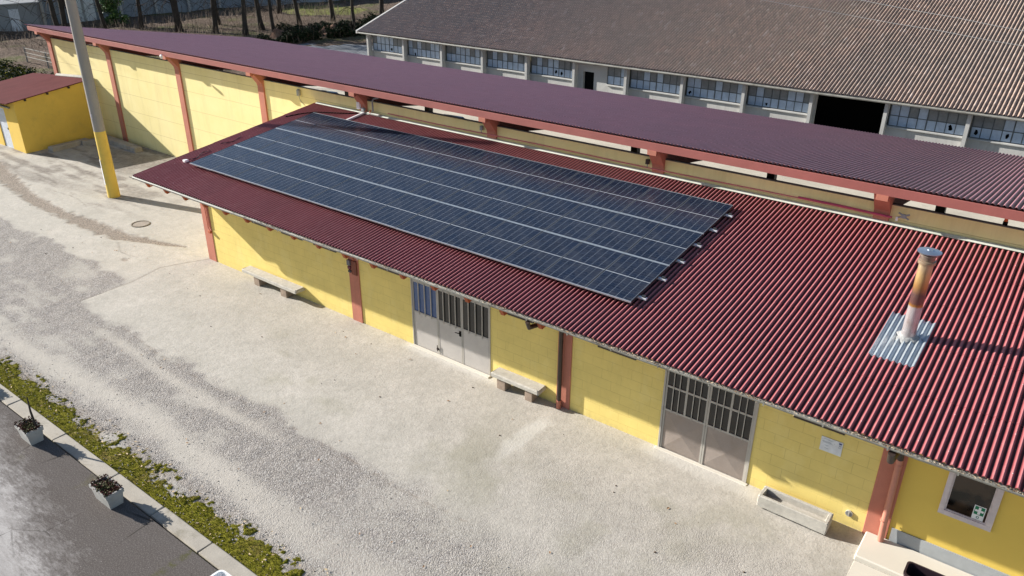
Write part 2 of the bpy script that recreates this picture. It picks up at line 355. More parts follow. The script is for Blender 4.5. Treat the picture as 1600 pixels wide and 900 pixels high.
# yard: one fine sheet whose vertex colours carry where gravel, dirt and stains lie
def yard():
    st = .055; xs = np.arange(-47, 7, st); ys = np.arange(-7.82, 6.3, st)
    X, Y = np.meshgrid(xs, ys); n1 = fbm(X*1.2, Y*1.2, 5, 3); n2 = fbm(X*4, Y*4, 4, 9); n3 = fbm(X*.35, Y*.35, 4, 21)
    n4 = fbm(X*.5, Y*3.0, 4, 31)
    jl = -2.6 + (n1-.5)*.7 + (n2-.5)*.25
    left = sstep(.18, -.18, Y-jl) * sstep(.03, -.03, X+23.3+(n2-.5)*.12+(Y+3.4)*.04)
    er = -4.42 + (n1-.5)*.55 + (n2-.5)*.35
    right = sstep(.2, -.2, Y-er) * (X > -23.33) * sstep(-6, -13, X)
    grav = np.clip(left+right, 0, 1)
    # dusty pale wheel bands inside the gravel
    pale = np.exp(-((Y+6.45+.12*np.sin(X*.5))/.36)**2) * sstep(-27, -21, X)*.95
    pale += np.exp(-((Y+4.95+.1*np.sin(X*.7))/.20)**2)*sstep(-24, -19, X)*sstep(-11, -15, X)*.8
    pale = np.clip(pale*(.6+.9*n1), 0, 1)
    gz = grav*(1-pale*.8)*(.35+1.1*sstep(.3, .6, n1*.6+n4*.4))
    rough = sstep(-3.6, -5.2, Y+(n1-.5)*1.2)*sstep(-15, -9, X)*.75*(.5+n2)
    rough = np.maximum(rough, sstep(-13, -4, X)*sstep(-.9, -2.4, Y+(n1-.5)*.8)*.38*(.4+n2*1.1))
    rough = np.clip(np.maximum(rough, gz), 0, 1)
    # brown earth in the broken drain
    tr = [(-47, 1.4), (-41, .35), (-38.85, -.08), (-34.16, -.8), (-31.82, -.88), (-28.96, -.83), (-27.3, -.75), (-25.94, -.3), (-24.6, .13)]
    d = pdist(X, Y, tr); wd = np.interp(X, [-47, -38, -33, -28, -24.6], [.55, .42, .30, .38, .05])
    brown = sstep(1.25, .55, d/wd + (n2-.5)*1.1+(n1-.5)*.6)
    brown = np.maximum(brown, .7*sstep(1.0, .3, np.hypot((X+25.2)/.35, (Y+1.75)/.15)+(n2-.5)))
    brown = np.maximum(brown, .75*sstep(-6.85, -7.25, Y+(n2-.5)*.6+(n1-.5)*.5)*sstep(.35, .6, n2*.6+n1*.4))
    # dirt collected at the edge joint of the concrete
    jt = [(-20.8, -4.32), (-18.7, -4.5), (-15.5, -4.60), (-14.4, -4.48), (-11.7, -4.44), (-9.66, -4.5), (-7.9, -4.4)]
    dj = pdist(X, Y, jt); brown = np.maximum(brown, .55*sstep(.05, .01, dj+(n2-.5)*.06)*sstep(.42, .6, n2))
    # grey-brown damp staining towards the shed
    damp = sstep(.42, .66, n4*.6+n1*.4)*sstep(-26.5, -33, X)*sstep(-.4, .8, Y)*.9
    damp = np.maximum(damp, sstep(1.2, .2, np.hypot((X+36)/3.5, (Y-4.6)/1.7)+(n1-.5)*1.2)*.85)
    damp = np.maximum(damp, sstep(1.1, .3, np.hypot((X+31.4)/1.3, (Y-2.0)/.6)+(n2-.5)*1.1)*.65)
    damp = np.maximum(damp, .5*sstep(1, .2, np.abs(Y-(.4+.10*(X+40)))/.5+(n1-.5))*sstep(-30, -36, X))
    # olive film
    ol = sstep(.46, .66, n3*.5+n1*.5)*sstep(-21, -16, X)*np.exp(-((Y+2.9)/1.1)**2)*.85
    ol = np.maximum(ol, sstep(.50, .66, n1)*sstep(-9, -6, X)*.5*sstep(0, -1.4, Y))
    ol = np.maximum(ol, .4*sstep(1, .2, np.hypot((X+25.3)/1.8, (Y+.1)/.45)+(n2-.5)))
    # pale cement smears
    wh = sstep(1.1, .5, np.hypot((X+8.55)/.28, (Y+1.5)/1.25)+(n2-.5)*.9)*.9
    wh = np.maximum(wh, sstep(.30, .05, pdist(X, Y, [(-13.5, -.12), (-10.6, -.12)])+(n2-.5)*.15)*.8)
    wh = np.maximum(wh, sstep(.38, .08, pdist(X, Y, [(-6.0, -.15), (-3.8, -.2)])+(n2-.5)*.15)*.7)
    # cracks / joints
    cr = pdist(X, Y, [(-22.95, -.05), (-23.35, -.8), (-23.62, -1.45), (-23.4, -2.2), (-23.27, -2.75), (-23.33, -4.24)])
    cr = np.minimum(cr, pdist(X, Y, [(-26.9, -1.1), (-26.0, -1.5), (-25.2, -1.45)])+.01)
    cr = np.minimum(cr, pdist(X, Y, [(-34.5, .2), (-32.8, .35), (-31.5, .1)])+.015)
    crk = sstep(.05, .012, cr)*.8
    Z = .05*sstep(-4.5, -2.6, Y)*sstep(-26, -22.5, X) + (n1-.5)*.012 - brown*.03 + gz*(n2-.5)*.02
    Z = Z - sstep(-7.5, -7.8, Y)*.02
    me = bpy.data.meshes.new('yard_paving'); ny, nx = X.shape
    co = np.stack([X, Y, Z], -1).reshape(-1, 3)
    idx = np.arange(nx*ny).reshape(ny, nx)
    q = np.stack([idx[:-1, :-1], idx[:-1, 1:], idx[1:, 1:], idx[1:, :-1]], -1).reshape(-1, 4)
    me.vertices.add(len(co)); me.vertices.foreach_set('co', co.astype(np.float32).ravel())
    me.loops.add(q.size); me.loops.foreach_set('vertex_index', q.astype(np.int32).ravel())
    me.polygons.add(len(q)); me.polygons.foreach_set('loop_start', np.arange(0, q.size, 4, dtype=np.int32))
    me.update(calc_edges=True); me.polygons.foreach_set('use_smooth', np.ones(len(q), dtype=bool))
    for nm, ch in (('maska', (rough, brown, damp)), ('maskb', (ol, wh, crk)), ('maskc', (pale, grav, n1))):
        at = me.color_attributes.new(nm, 'FLOAT_COLOR', 'POINT')
        a = np.ones((nx*ny, 4), np.float32)
        for k in range(3): a[:, k] = np.clip(ch[k], 0, 1).ravel()
        at.data.foreach_set('color', a.ravel())
    o = bpy.data.objects.new('yard_paving', me); COL.objects.link(o); tag(o, kind='structure')
    m = Mat('weathered yard concrete and gravel', .9, 0, .15)
    def att(nm):
        a = m.n('ShaderNodeAttribute', attribute_name=nm); s = m.n('ShaderNodeSeparateColor'); m.l(a.outputs['Color'], s.inputs[0]); return s.outputs
    A, B, C_ = att('maska'), att('maskb'), att('maskc')
    f1 = m.noise(28, 5, .75); f2 = m.noise(5, 6, .7, dist=.5); f3 = m.noise(.8, 5, .6)
    base = m.mix(m.ramp(f3, [(.3, 0.0), (.7, 1.0)]), (.43, .405, .355), (.52, .485, .43))
    base = m.mix(m.math('MULTIPLY', m.ramp(f2, [(.42, 0.0), (.68, 1.0)]), .45), base, (.31, .29, .25))
    base = m.mix(m.math('MULTIPLY', m.ramp(f1, [(.48, 0.0), (.64, 1.0)]), .45), base, (.24, .22, .19))
    base = m.mix(m.math('MULTIPLY', B[1], .8), base, (.58, .56, .51))
    base = m.mix(m.math('MULTIPLY', B[0], .65), base, (.27, .255, .185))
    base = m.mix(m.math('MULTIPLY', A[2], m.ramp(f2, [(.2, .4), (.7, 1.0)])), base, (.135, .112, .095))
    # aggregate: individual stones
    vc = m.vor(42, out='Color'); sv = m.n('ShaderNodeSeparateColor'); m.l(vc, sv.inputs[0])
    st1 = m.ramp(sv.outputs[0], [(0, (.15, .138, .135)), (.35, (.25, .232, .225)), (.6, (.34, .32, .305)), (.85, (.46, .43, .41)), (1, (.62, .60, .57))])
    vd = m.vor(42)
    st1 = m.mix(m.ramp(vd, [(.25, 0.0), (.7, .7)]), st1, (.17, .145, .125))
    gfac = m.math('MULTIPLY', A[0], m.ramp(m.noise(14, 4, .8), [(.30, .45), (.58, 1.0)]))
    base = m.mix(m.math('MULTIPLY', gfac, .95), base, st1)
    base = m.mix(m.math('MULTIPLY', C_[0], .45), base, (.47, .43, .375))
    base = m.mix(m.math('MULTIPLY', A[1], .85), base, m.mix(m.ramp(m.noise(22, 4, .8), [(.40, 0.0), (.60, 1.0)]), (.10, .078, .060), (.34, .28, .225)))
    base = m.mix(m.math('MULTIPLY', B[2], .6), base, (.12, .10, .08))
    # scattered small dark bits
    base = m.mix(m.math('MULTIPLY', m.ramp(m.vor(1.6), [(.012, 1.0), (.02, 0.0)]), .8), base, (.06, .05, .04))
    m.col(base)
    hh = m.math('ADD', m.math('MULTIPLY', m.math('MULTIPLY', vd, -1.4), m.math('ADD', A[0], .04)), m.math('MULTIPLY', f1, .5))
    hh = m.math('ADD', hh, m.math('MULTIPLY', m.noise(9, 4, .7), 1.1))
    m.bump(hh, .75, .012); me.materials.append(m.m)
yard()
# alley behind the shelter: pale dirt, and asphalt beside the barn end
mb = MB(); am = weathered('pale alley gravel', (.50, .46, .39), .95, .15, .6, 20, .5, .02, stain=(.36, .33, .28), stain_amt=.6)
mb.grid(lambda u, v: (-46+u*60, 6.31+v*17.8, -.45), 30, 12); tag(mb.build('alley', am), kind='structure')
mb = MB(); asp = weathered('old asphalt', (.15, .16, .175), .9, .3, .5, 20, .5, .02, stain=(.34, .35, .35), stain_amt=.8)
mb.grid(lambda u, v: (-57.6+u*17, 30+v*9.6-5.8*(1-u), .062), 20, 12); tag(mb.build('road', asp), kind='structure')
# front platform: dark stained slab, pale kerb, seen bottom left
def platform():
    m = Mat('stained platform concrete', .97, 0, .04)
    a = m.noise(1.6, 12, .82, vec=m.map((.9, 1.4, 1), (3.1, 1.2, 0)), dist=.15); f = m.noise(40, 4, .8); g = m.noise(3, 8, .78, vec=m.map((.5, 2.2, 1), rot=(0, 0, .5)), dist=.3)
    sp = m.n('ShaderNodeSeparateXYZ'); m.l(m.tc(), sp.inputs[0])
    # worn pale patch away from the edge, dark band along the edge
    e = m.math('MULTIPLY', m.math('ADD', m.math('ADD', sp.outputs[1], 9.35), m.math('MULTIPLY', m.math('ADD', sp.outputs[0], 14.5), .22)), -1.1)
    e = m.math('ADD', e, m.math('MULTIPLY', g, .5))
    t = m.math('ADD', m.math('ADD', e, m.math('MULTIPLY', m.math('SUBTRACT', a, .5), 3.0)), m.math('MULTIPLY', m.math('SUBTRACT', m.noise(14, 8, .8, vec=m.map((.35, 1.6, 1), rot=(0, 0, .6))), .5), 2.2))
    base = m.mix(m.ramp(t, [(0.0, 0.0), (.5, .3), (1, .9)]), (.100, .088, .082), (.46, .44, .425))
    base = m.mix(m.math('MULTIPLY', m.ramp(g, [(.42, 0.0), (.62, 1.0)]), .35), base, (.075, .063, .055))
    base = m.mix(m.math('MULTIPLY', m.ramp(f, [(.48, 0.0), (.62, 1.0)]), .5), base, (.26, .235, .215))
    jl = m.math('ABSOLUTE', m.math('ADD', m.math('ADD', sp.outputs[0], 11.05), m.math('ADD', m.math('MULTIPLY', m.noise(1.5, 4), .25), m.math('MULTIPLY', m.math('ADD', sp.outputs[1], 8.2), .02))))
    base = m.mix(m.math('MULTIPLY', m.ramp(jl, [(.04, .8), (.12, 0.0)]), m.ramp(m.noise(9, 6, .85), [(.45, 0.0), (.6, 1.0)])), base, (.085, .085, .028))
    cr = m.vor(.7, vec=m.map((1, 1, 1), (2.2, .4, 0)), feature='DISTANCE_TO_EDGE')
    base = m.mix(m.math('MULTIPLY', m.ramp(cr, [(.004, .8), (.012, 0.0)]), m.ramp(m.noise(.8, 3), [(.48, 0.0), (.6, 1.0)])), base, (.04, .035, .03))
    ms = m.ramp(m.noise(.9, 6, .75, vec=m.map((1, 1, 1), (5, 2, 0))), [(.60, 0.0), (.72, 1.0)])
    ms = m.math('MULTIPLY', ms, m.math('ADD', sp.outputs[1], 9.3, clamp=True))
    base = m.mix(m.math('MULTIPLY', ms, .55), base, (.12, .11, .03))
    base = m.mix(m.math('MULTIPLY', m.ramp(m.vor(7), [(.02, 1.0), (.06, 0.0)]), .6), base, (.55, .53, .50))
    m.col(base); m.bump(m.math('ADD', f, m.math('MULTIPLY', g, 1.5)), .5, .006)
    xs = [-60, 2]
    b = MB()
    for i in range(len(xs)-1):
        b.bbox(xs[i]+.006, xs[i+1]-.006, -30, -8.195-random.uniform(0, .012), -.2, .2, .012)
    tag(b.build('pavement', m.m), kind='structure')
    k = MB(); x = -60
    while x < 2:
        L = random.uniform(1.6, 2.3); k.bbox(x+.006, x+L-.006, -8.13+random.uniform(-.008, .008), -7.80+random.uniform(-.01, .01), -.2, .10+random.uniform(-.006, .006), .018, jit=.004); x += L
    km = weathered('pale kerb concrete', (.40, .365, .31), .9, .16, 2.2, 45, .5, .006, stain=(.17, .15, .10), stain_amt=.85)
    tag(k.build('kerb', km), kind='structure')
    s = MB(); s.box(-60, 2, -8.19, -8.135, -.2, .03); tag(s.build('kerb_gap_soil', M['soil']), kind='structure')
platform()

# moss strip between kerb and gravel
def moss():
    st = .022; xs = np.arange(-26, -6.5, st); ys = np.arange(-7.83, -6.75, st); X, Y = np.meshgrid(xs, ys)
    n1 = fbm(X*3, Y*3, 4, 5); n2 = fbm(X*11, Y*11, 3, 8); n0 = fbm(X*.9, Y*1.5, 3, 18)
    edge = -7.36+(n0-.5)*.45
    cov = sstep(.13, -.13, Y-edge+(n1-.5)*.9+(n2-.5)*.35)
    iso = sstep(.56, .66, n1*.5+n2*.5)*sstep(-6.80, -7.15, Y)*.9
    cov = np.maximum(cov, iso)
    Z = -.020 + cov*(.022+.012*n1+.022*(n2-.3)*cov)
    Z = np.where(Y < -7.80, Z+.03, Z)
    me = bpy.data.meshes.new('moss'); ny, nx = X.shape
    co = np.stack([X, Y, Z], -1).reshape(-1, 3); idx = np.arange(nx*ny).reshape(ny, nx)
    q = np.stack([idx[:-1, :-1], idx[:-1, 1:], idx[1:, 1:], idx[1:, :-1]], -1).reshape(-1, 4)
    keep = (Z.reshape(-1)[q].max(1) > -.02); q = q[keep]
    me.from_pydata(co.tolist(), [], q.tolist()); me.polygons.foreach_set('use_smooth', [True]*len(q)); me.materials.append(M['moss'])
    o = bpy.data.objects.new('moss', me); COL.objects.link(o); tag(o, kind='stuff', cat='moss', label='yellow green moss strip growing along the pale kerb')
    # short blades and tufts
    b = MB(); zz = Z; cnt = 0
    while cnt < 42000:
        j = random.randrange(ny-2); i = random.randrange(nx-2)
        if cov[j, i] < .12 or random.random() > (.25+n2[j, i])*(.35+cov[j, i]*.8): continue
        x, y, z = X[j, i], Y[j, i], Z[j, i]; a = random.uniform(0, 6.28); h = random.uniform(.008, .030); w = random.uniform(.004, .009)
        lx, ly = random.uniform(-.02, .02), random.uniform(-.02, .02); ca, sa = math.cos(a)*w, math.sin(a)*w
        b.add([(x-ca, y-sa, z-.005), (x+ca, y+sa, z-.005), (x+lx, y+ly, z+h)], [(0, 1, 2)], random.choice([0, 0, 1, 1, 2])); cnt += 1
    for k in range(160):   # weeds in the kerb gap
        x = random.choice([random.uniform(-26, -7), random.gauss(-11.4, .15), random.gauss(-11.0, .2), random.gauss(-16.9, .2)]); y = -8.16
        for q_ in range(18):
            a = random.uniform(0, 6.28); h = random.uniform(.02, .07); px, py = x+random.gauss(0, .04), y+random.gauss(0, .02)
            b.add([(px-.006, py, .02), (px+.006, py, .02), (px+math.cos(a)*.03, py+math.sin(a)*.03, .03+h)], [(0, 1, 2)], random.randrange(2))
    tag(b.build('grass_tufts', [M['moss2'], M['moss'], simple('straw blades', (.30, .22, .09), .8)]), kind='stuff', cat='grass', label='short yellow green grass tufts in the moss beside the kerb')
moss()
# loose stones on the track
def stones():
    b = MB(); grey = []
    def stone(x, y, z, r, m):
        a0 = random.uniform(0, 6.28); vs = []
        for k in range(5):
            a = a0+k*1.2566; rr = r*random.uniform(.7, 1.2); vs.append((x+math.cos(a)*rr, y+math.sin(a)*rr, z-.004))
        for k in range(5):
            a = a0+k*1.2566; rr = r*random.uniform(.4, .7); vs.append((x+math.cos(a)*rr, y+math.sin(a)*rr, z+r*random.uniform(.5, .8)))
        b.add(vs, [(5, 6, 7, 8, 9)]+[(k, (k+1) % 5, (k+1) % 5+5, k+5) for k in range(5)], m)
    for k in range(7000):
        x = random.uniform(-38, -4) if random.random() < .75 else random.uniform(-26, -6)
        y = random.uniform(-7.3, -3.0)
        if x > -23.3 and y > -4.6 and random.random() < .8: continue
        if random.random() > noise.noise((x*.7, y*1.2, 0))+.75: continue
        stone(x, y, .003, random.uniform(.004, .011)*(1.8 if random.random() < .04 else 1), random.choice([0, 0, 1, 2]))
    for k in range(700):
        x = random.uniform(-26, -7); y = random.uniform(-7.75, -6.9); stone(x, y, .02 if y < -7.3 else .0, random.uniform(.008, .020), random.choice([1, 2, 2]))
    for k in range(40):
        x = random.uniform(-36, -2); y = random.uniform(-4, -.6); stone(x, y, .05 if x > -23 and y > -3 else .0, random.uniform(.012, .028), 3)
    ms = [simple('grey stone', (.24, .22, .21), .9), simple('pale stone', (.48, .45, .41), .9), simple('buff stone', (.36, .30, .24), .9), simple('dark clod', (.10, .07, .05), .9)]
    tag(b.build('gravel', ms), kind='stuff', cat='gravel', label='loose grey and pale stones scattered over the dusty track')
    b = MB()
    def leaf(x, y, z, s, m):
        a = random.uniform(0, 6.28); t = random.uniform(-.5, .5); c, d = math.cos(a), math.sin(a)
        vs = [(-s, 0, 0), (-.2*s, -.5*s, .25*s), (s, 0, .1*s), (-.2*s, .5*s, .3*s+t*s*.4)]
        b.add([(x+c*p-d*q, y+d*p+c*q, z+.008+r) for p, q, r in vs], [(0, 1, 2), (0, 2, 3)], m)
    for k in range(60):
        x = random.uniform(-30, -2); y = random.uniform(-7, -.5); leaf(x, y, .052 if x > -22.5 and y > -2.6 else .01, random.uniform(.025, .05), random.choice([0, 0, 1]))
    for k in range(150):
        x = random.uniform(-25, -8); y = random.uniform(-7.7, -6.9); leaf(x, y, .03, random.uniform(.02, .045), 1)
    tag(b.build('fallen_leaves', [M['deadleaf'], M['deadleafpale']]), kind='stuff', cat='leaves', label='dry brown leaves scattered on the yard and along the moss')
stones()

# ------------------------------------------------------------------ corrugated sheets
def corrugated(b, x0, x1, yA, zA, yB, zB, pitch=.111, amp=.022, thick=.004, row=1.45, step=.009, seg=8, phase=0, m=0):
    """crest line passes (yA,zA) and (yB,zB)"""
    L = math.hypot(yB-yA, zB-zA); dy, dz = (yB-yA)/L, (zB-zA)/L; ny, nz = -dz, dy
    nx = int(round((x1-x0)/pitch*seg))+1; X = np.linspace(x0, x1, nx)
    # asymmetrical-free wave, flatter crests
    ph = 2*np.pi*(X-x0)/pitch+phase; c = np.cos(ph); wave = amp*c - amp
    rows = max(1, int(round(L/row))); s = []
    for k in range(rows):
        a, e = L*k/rows, L*(k+1)/rows
        s += [(a, 0 if k == 0 else step), (e+(.0 if k == rows-1 else 0.0), 0)]
    # each course: its lower edge sits a step above the course beneath
    pts = []
    for k in range(rows):
        a, e = L*k/rows, L*(k+1)/rows
        pts += [(a, step if k else step), (e, 0)]
    top = []
    for t, h in pts: top.append(np.stack([X, yA+dy*t+ny*(wave+h), zA+dz*t+nz*(wave+h)], -1))
    bot = []
    for t in (0, L): bot.append(np.stack([X, yA+dy*t+ny*(wave-thick), zA+dz*t+nz*(wave-thick)], -1))
    allr = top+bot[::-1]; n = len(allr)
    vs = np.concatenate(allr).tolist(); fs = []
    for r in range(n):
        r2 = (r+1) % n
        for i in range(nx-1): fs.append((r*nx+i, r*nx+i+1, r2*nx+i+1, r2*nx+i))
    b.add(vs, fs, m)
def smooth_by(o, ang=40):
    me = o.data; me.polygons.foreach_set('use_smooth', [True]*len(me.polygons)); me.set_sharp_from_angle(angle=R(ang)); return o

# ------------------------------------------------------------------ workshop with the solar roof
TQ = math.tan(0.13272); QC, QS = math.cos(.13272), math.sin(.13272)
def rz(y): return 3.115+(y+1.4)*TQ       # crest height of the red roof
WX0, WX1 = -22.95, 5.6
ws = thing('workshop_building', (-9, 3, 0), 'long yellow block workshop with red corrugated roof carrying the solar panels', 'building')
DOORS = [(-13.42, -10.73, 2.12), (-5.97, -3.91, 2.42)]
HW = [(-20.17, -19.2), (-18.73, -17.77), (-17.27, -16.31), (-14.74, -13.79), (-10.43, -9.42), (-7.64, -6.67), (-3.22, -2.26)]
def front_wall():
    b = MB(); T = 3.12
    ops = [(a, c, 0, h) for a, c, h in DOORS] + [(a, c, 2.03, 2.62) for a, c in HW]
    ops.sort(); x = WX0
    for a, c, lo, hi in ops:
        b.box(x, a, 0, .2, -.1, T); 
        if lo > 0: b.box(a, c, 0, .2, -.1, lo)
        b.box(a, c, 0, .2, hi, T); x = c
    b.box(x, -1.15, 0, .2, -.1, T)
    # side and rear walls
    b.box(WX0, WX0+.2, .2, 5.9, -.1, 3.2)
    b.prism([(.2, 3.2), (5.9, 3.2), (5.9, 3.95), (.2, 3.2+.01)], 'x', WX0, WX0+.2)
    b.build('wall', M['block'], ws)
    b = MB(); b.box(-1.15, -.40, 0, .2, -.1, T); b.box(.28, WX1, 0, .2, -.1, T); b.box(-.40, .28, 0, .2, -.1, 1.26); b.box(-.40, .28, 0, .2, 2.10, T)
    b.build('plaster_wall', M['plaster'], ws)
    for a, c in ((-22.95, -22.52), (-15.83, -15.42), (-8.70, -8.32), (-1.57, -1.15)):
        b = MB(); b.bbox(a, c, -.03 if a > -22 else -.02, .1, -.1, 3.1, .008); b.build('column', M['pink'], ws)
    for a, c in HW:
        b = MB()
        for bx in ((a, c, 2.03, 2.075), (a, c, 2.575, 2.62), (a, a+.04, 2.075, 2.575), (c-.04, c, 2.075, 2.575), ((a+c)/2-.02, (a+c)/2+.02, 2.075, 2.575)):
            b.box(bx[0], bx[1], -.035, .06, bx[2], bx[3])
        w = b.build('high_window', M['darkmetal'], ws)
        b = MB(); b.box(a+.04, c-.04, .0, .02, 2.075, 2.575); b.build('pane', M['glass'], w)
    # interior darkness: floor and back wall so glass has something behind
    b = MB(); b.box(-1.10, WX1, -.022, 0-.001, .0, .43); b.build('plinth', M['plinth'], ws)
front_wall()
def roof_ws():
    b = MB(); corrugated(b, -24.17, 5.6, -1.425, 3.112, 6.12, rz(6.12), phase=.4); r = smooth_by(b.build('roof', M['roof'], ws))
    # crest bolts with pale washers
    b = MB()
    for i, y in enumerate((-1.15, -.2, 1.2, 2.6, 4.0, 5.4)):
        k = 0; x = -24.17+.111*(1-.4/6.283)
        while x < 5.4:
            if (k+i) % 4 == 0 and not (-23.1 < x < -6.8 and -.3 < y < 5.3):
                z = rz(y)+.006; rr = .010
                b.add([(x+rr*math.cos(a), y+rr*math.sin(a), z) for a in (0, 1.05, 2.1, 3.14, 4.19, 5.24)]+[(x, y, z+.011)], [(j, (j+1) % 6, 6) for j in range(6)])
            k += 1; x += .111
    tag(b.build('roof_bolt', simple('pale washers', (.62, .48, .46), .5), ws), kind='stuff')
    # rafters
    x = -23.9
    while x < 5:
        b = MB(); y0, y1 = -1.26, -.001; h = .40 if x < -8 else .20
        zt0, zt1 = rz(y0)-.065, rz(y1)-.065
        b.prism([(y0, zt0-.10), (y0+.13, zt0-h+.02), (y1, zt1-h), (y1, zt1), (y0, zt0)], 'x', x-.05, x+.05); b.build('rafter', M['orange'], ws); x += 1.03
    b = MB()   # unseen deck added under the sheets so that no light leaks
    b.prism([(-1.15, rz(-1.15)-.063), (5.9, rz(5.9)-.063), (5.9, rz(5.9)-.055), (-1.15, rz(-1.15)-.055)], 'x', -24.05, 5.5); b.build('light_stop_deck', M['orange'], ws)
    # gutter (open half round, with debris) and its leaves
    b = MB(); x0, x1 = -24.25, 5.6; N = 10; r0, r1 = .062, .056; cy, cz = -1.455, 3.078
    nx = 60
    ring = [(cy-r0*math.cos(math.pi*k/N), cz-r0*math.sin(math.pi*k/N)) for k in range(N+1)]+[(cy+r1*math.cos(math.pi*k/N), cz-r1*math.sin(math.pi*k/N)) for k in range(N+1)]
    vs = []; n = len(ring)
    for i in range(nx+1):
        x = x0+(x1-x0)*i/nx; s = .006*math.sin(x*1.3)+random.uniform(-.003, .003)
        vs += [(x, p[0], p[1]+s) for p in ring]
    fs = [(i*n+k, i*n+(k+1) % n, (i+1)*n+(k+1) % n, (i+1)*n+k) for i in range(nx) for k in range(n)]
    fs += [tuple(range(n)), tuple(reversed(range(nx*n, nx*n+n)))]
    b.add(vs, fs)
    x = -24
    while x < 5.5:
        b.box(x-.012, x+.012, -1.523, -1.518, 3.02, 3.08); x += 1.03
    g = b.build('gutter', M['gutter'], ws)
    b = MB()
    for k in range(9000):
        x = random.uniform(-19, 3)
        dens = .22+.9*max(0, noise.noise((x*.9, 0, 0))+.25)+(.5 if -1.9 < x < .8 else 0)+(.25 if -9 < x < -3 else 0)
        if random.random() > dens: continue
        y = cy+random.uniform(-.052, .05); z = cz-.02+random.uniform(-.02, .025); a = random.uniform(0, 6.28); s = random.uniform(.008, .025)
        b.add([(x+s*math.cos(a), y+s*math.sin(a)*.6, z), (x-s*math.sin(a)*.5, y+s*math.cos(a)*.5, z+random.uniform(-.01, .015)), (x-s*math.cos(a), y-s*math.sin(a)*.6, z+.004)], [(0, 1, 2)], random.choice([0, 1, 1, 2, 2]))
    tag(b.build('leaf_litter', [M['deadleaf'], simple('straw leaves', (.50, .40, .27), .8), simple('black rot', (.03, .026, .02), .9)], g), kind='stuff')
    # flashing at the head of the roof
    b = MB(); b.prism([(6.03, rz(6.03)+.010), (6.145, rz(6.145)+.03), (6.145, rz(6.145)+.044), (6.02, rz(6.02)+.024)], 'x', -24.05, 5.6); b.build('flashing', M['flash'], ws)
    # flue pipe
    cx, cyy = -1.86, 1.69
    b = MB(); zb = rz(cyy)
    prof = [(.127, zb-.25), (.127, zb+.10), (.131, zb+.10), (.131, zb+.14), (.127, zb+.14), (.124, zb+.75), (.124, 5.04), (.15, 5.05), (.155, 5.08), (.15, 5.11), (.128, 5.12), (.128, 5.20), (.15, 5.21), (.15, 5.235), (.05, 5.24)]
    S = 28; vs = [(cx+r*math.cos(2*math.pi*k/S), cyy+r*math.sin(2*math.pi*k/S), z) for r, z in prof for k in range(S)]
    fs = [(i*S+k, i*S+(k+1) % S, (i+1)*S+(k+1) % S, (i+1)*S+k) for i in range(len(prof)-1) for k in range(S)]; b.add(vs, fs, 0)
    for k in range(3):
        a = 2.1*k+.4; b.box(cx+.125*math.cos(a)-.008, cx+.125*math.cos(a)+.008, cyy+.125*math.sin(a)-.008, cyy+.125*math.sin(a)+.008, 5.2, 5.285, 0)
    prof = [(.0, 5.285), (.205, 5.275), (.208, 5.29), (.12, 5.305), (.05, 5.315), (.045, 5.33), (0.0, 5.332)]
    vs = [(cx+r*math.cos(2*math.pi*k/S), cyy+r*math.sin(2*math.pi*k/S), z) for r, z in prof for k in range(S)]
    fs = [(i*S+k, i*S+(k+1) % S, (i+1)*S+(k+1) % S, (i+1)*S+k) for i in range(len(prof)-1) for k in range(S)]; b.add(vs, fs, 1)
    m = Mat('heat-stained flue steel', .4, .45, .5)
    sp = m.n('ShaderNodeSeparateXYZ'); m.l(m.tc(), sp.inputs[0])
    z = m.math('DIVIDE', m.math('SUBTRACT', m.math('ADD', sp.outputs[2], m.math('MULTIPLY', m.math('SUBTRACT', m.noise(3, 3), .5), .10)), 3.4), 2.0)
    c = m.ramp(z, [(.0, (.42, .40, .40)), (.385, (.50, .45, .46)), (.40, (.40, .18, .03)), (.43, (.16, .07, .06)), (.52, (.13, .07, .07)), (.60, (.42, .22, .07)), (.72, (.58, .40, .18)), (.80, (.55, .42, .26)), (.88, (.20, .15, .12)), (1, (.4, .36, .32))])
    c = m.mix(m.math('MULTIPLY', m.ramp(m.noise(9, 5, .7, vec=m.map((1, 1, .3))), [(.45, 0.0), (.7, 1.0)]), .5), c, (.25, .14, .09))
    m.col(c)
    cap = weathered('flue cap steel', (.42, .48, .56), .28, .15, 8, 60, .1, .002, metal=.8, spec=.6)
    b.build('flue_pipe', [m.m, cap], r, smooth='auto')
    # galvanised repair sheet following the waves, with a mastic collar
    b = MB(); x0 = -24.17+.111*(round((-2.29+24.17)/.111)-.4/6.283)-.012
    corrugated(b, x0, x0+.80, .77, rz(.77)+.015, 2.38, rz(2.38)+.015, phase=-.012*2*math.pi/.111, row=3, step=.002)
    smooth_by(b.build('repair_sheet', M['galv'], r))
    b = MB(); S = 30
    def coll(u, v):
        a = 2*math.pi*u; r_ = .122+.09*v*(1+.35*math.sin(3*a+1)+.3*math.sin(7*a)+.2*math.sin(13*a)); x = cx+r_*math.cos(a); y = cyy+r_*math.sin(a)-.03*v
        return (x, y, rz(y)+.008+.045*(1-v)**2*(1+.3*math.sin(5*a))-(.03 if v > .99 else 0)+.008*noise.noise((x*30, y*30, 0)))
    b.grid(coll, S+1, 8); b.build('mastic_collar', weathered('grey mastic', (.36, .36, .35), .8, .2, 14, 60, .6, .01), r, smooth=True)
    # downpipes
    b = MB(); b.tube([(-8.56, -1.46, 2.96), (-8.56, -1.40, 2.80), (-8.56, -.25, 2.55), (-8.56, -.12, 2.40), (-8.56, -.12, .26)], .052, 12, 0); b.tube([(-8.56, -.12, .28), (-8.56, -.12, .03)], .056, 12, 1)
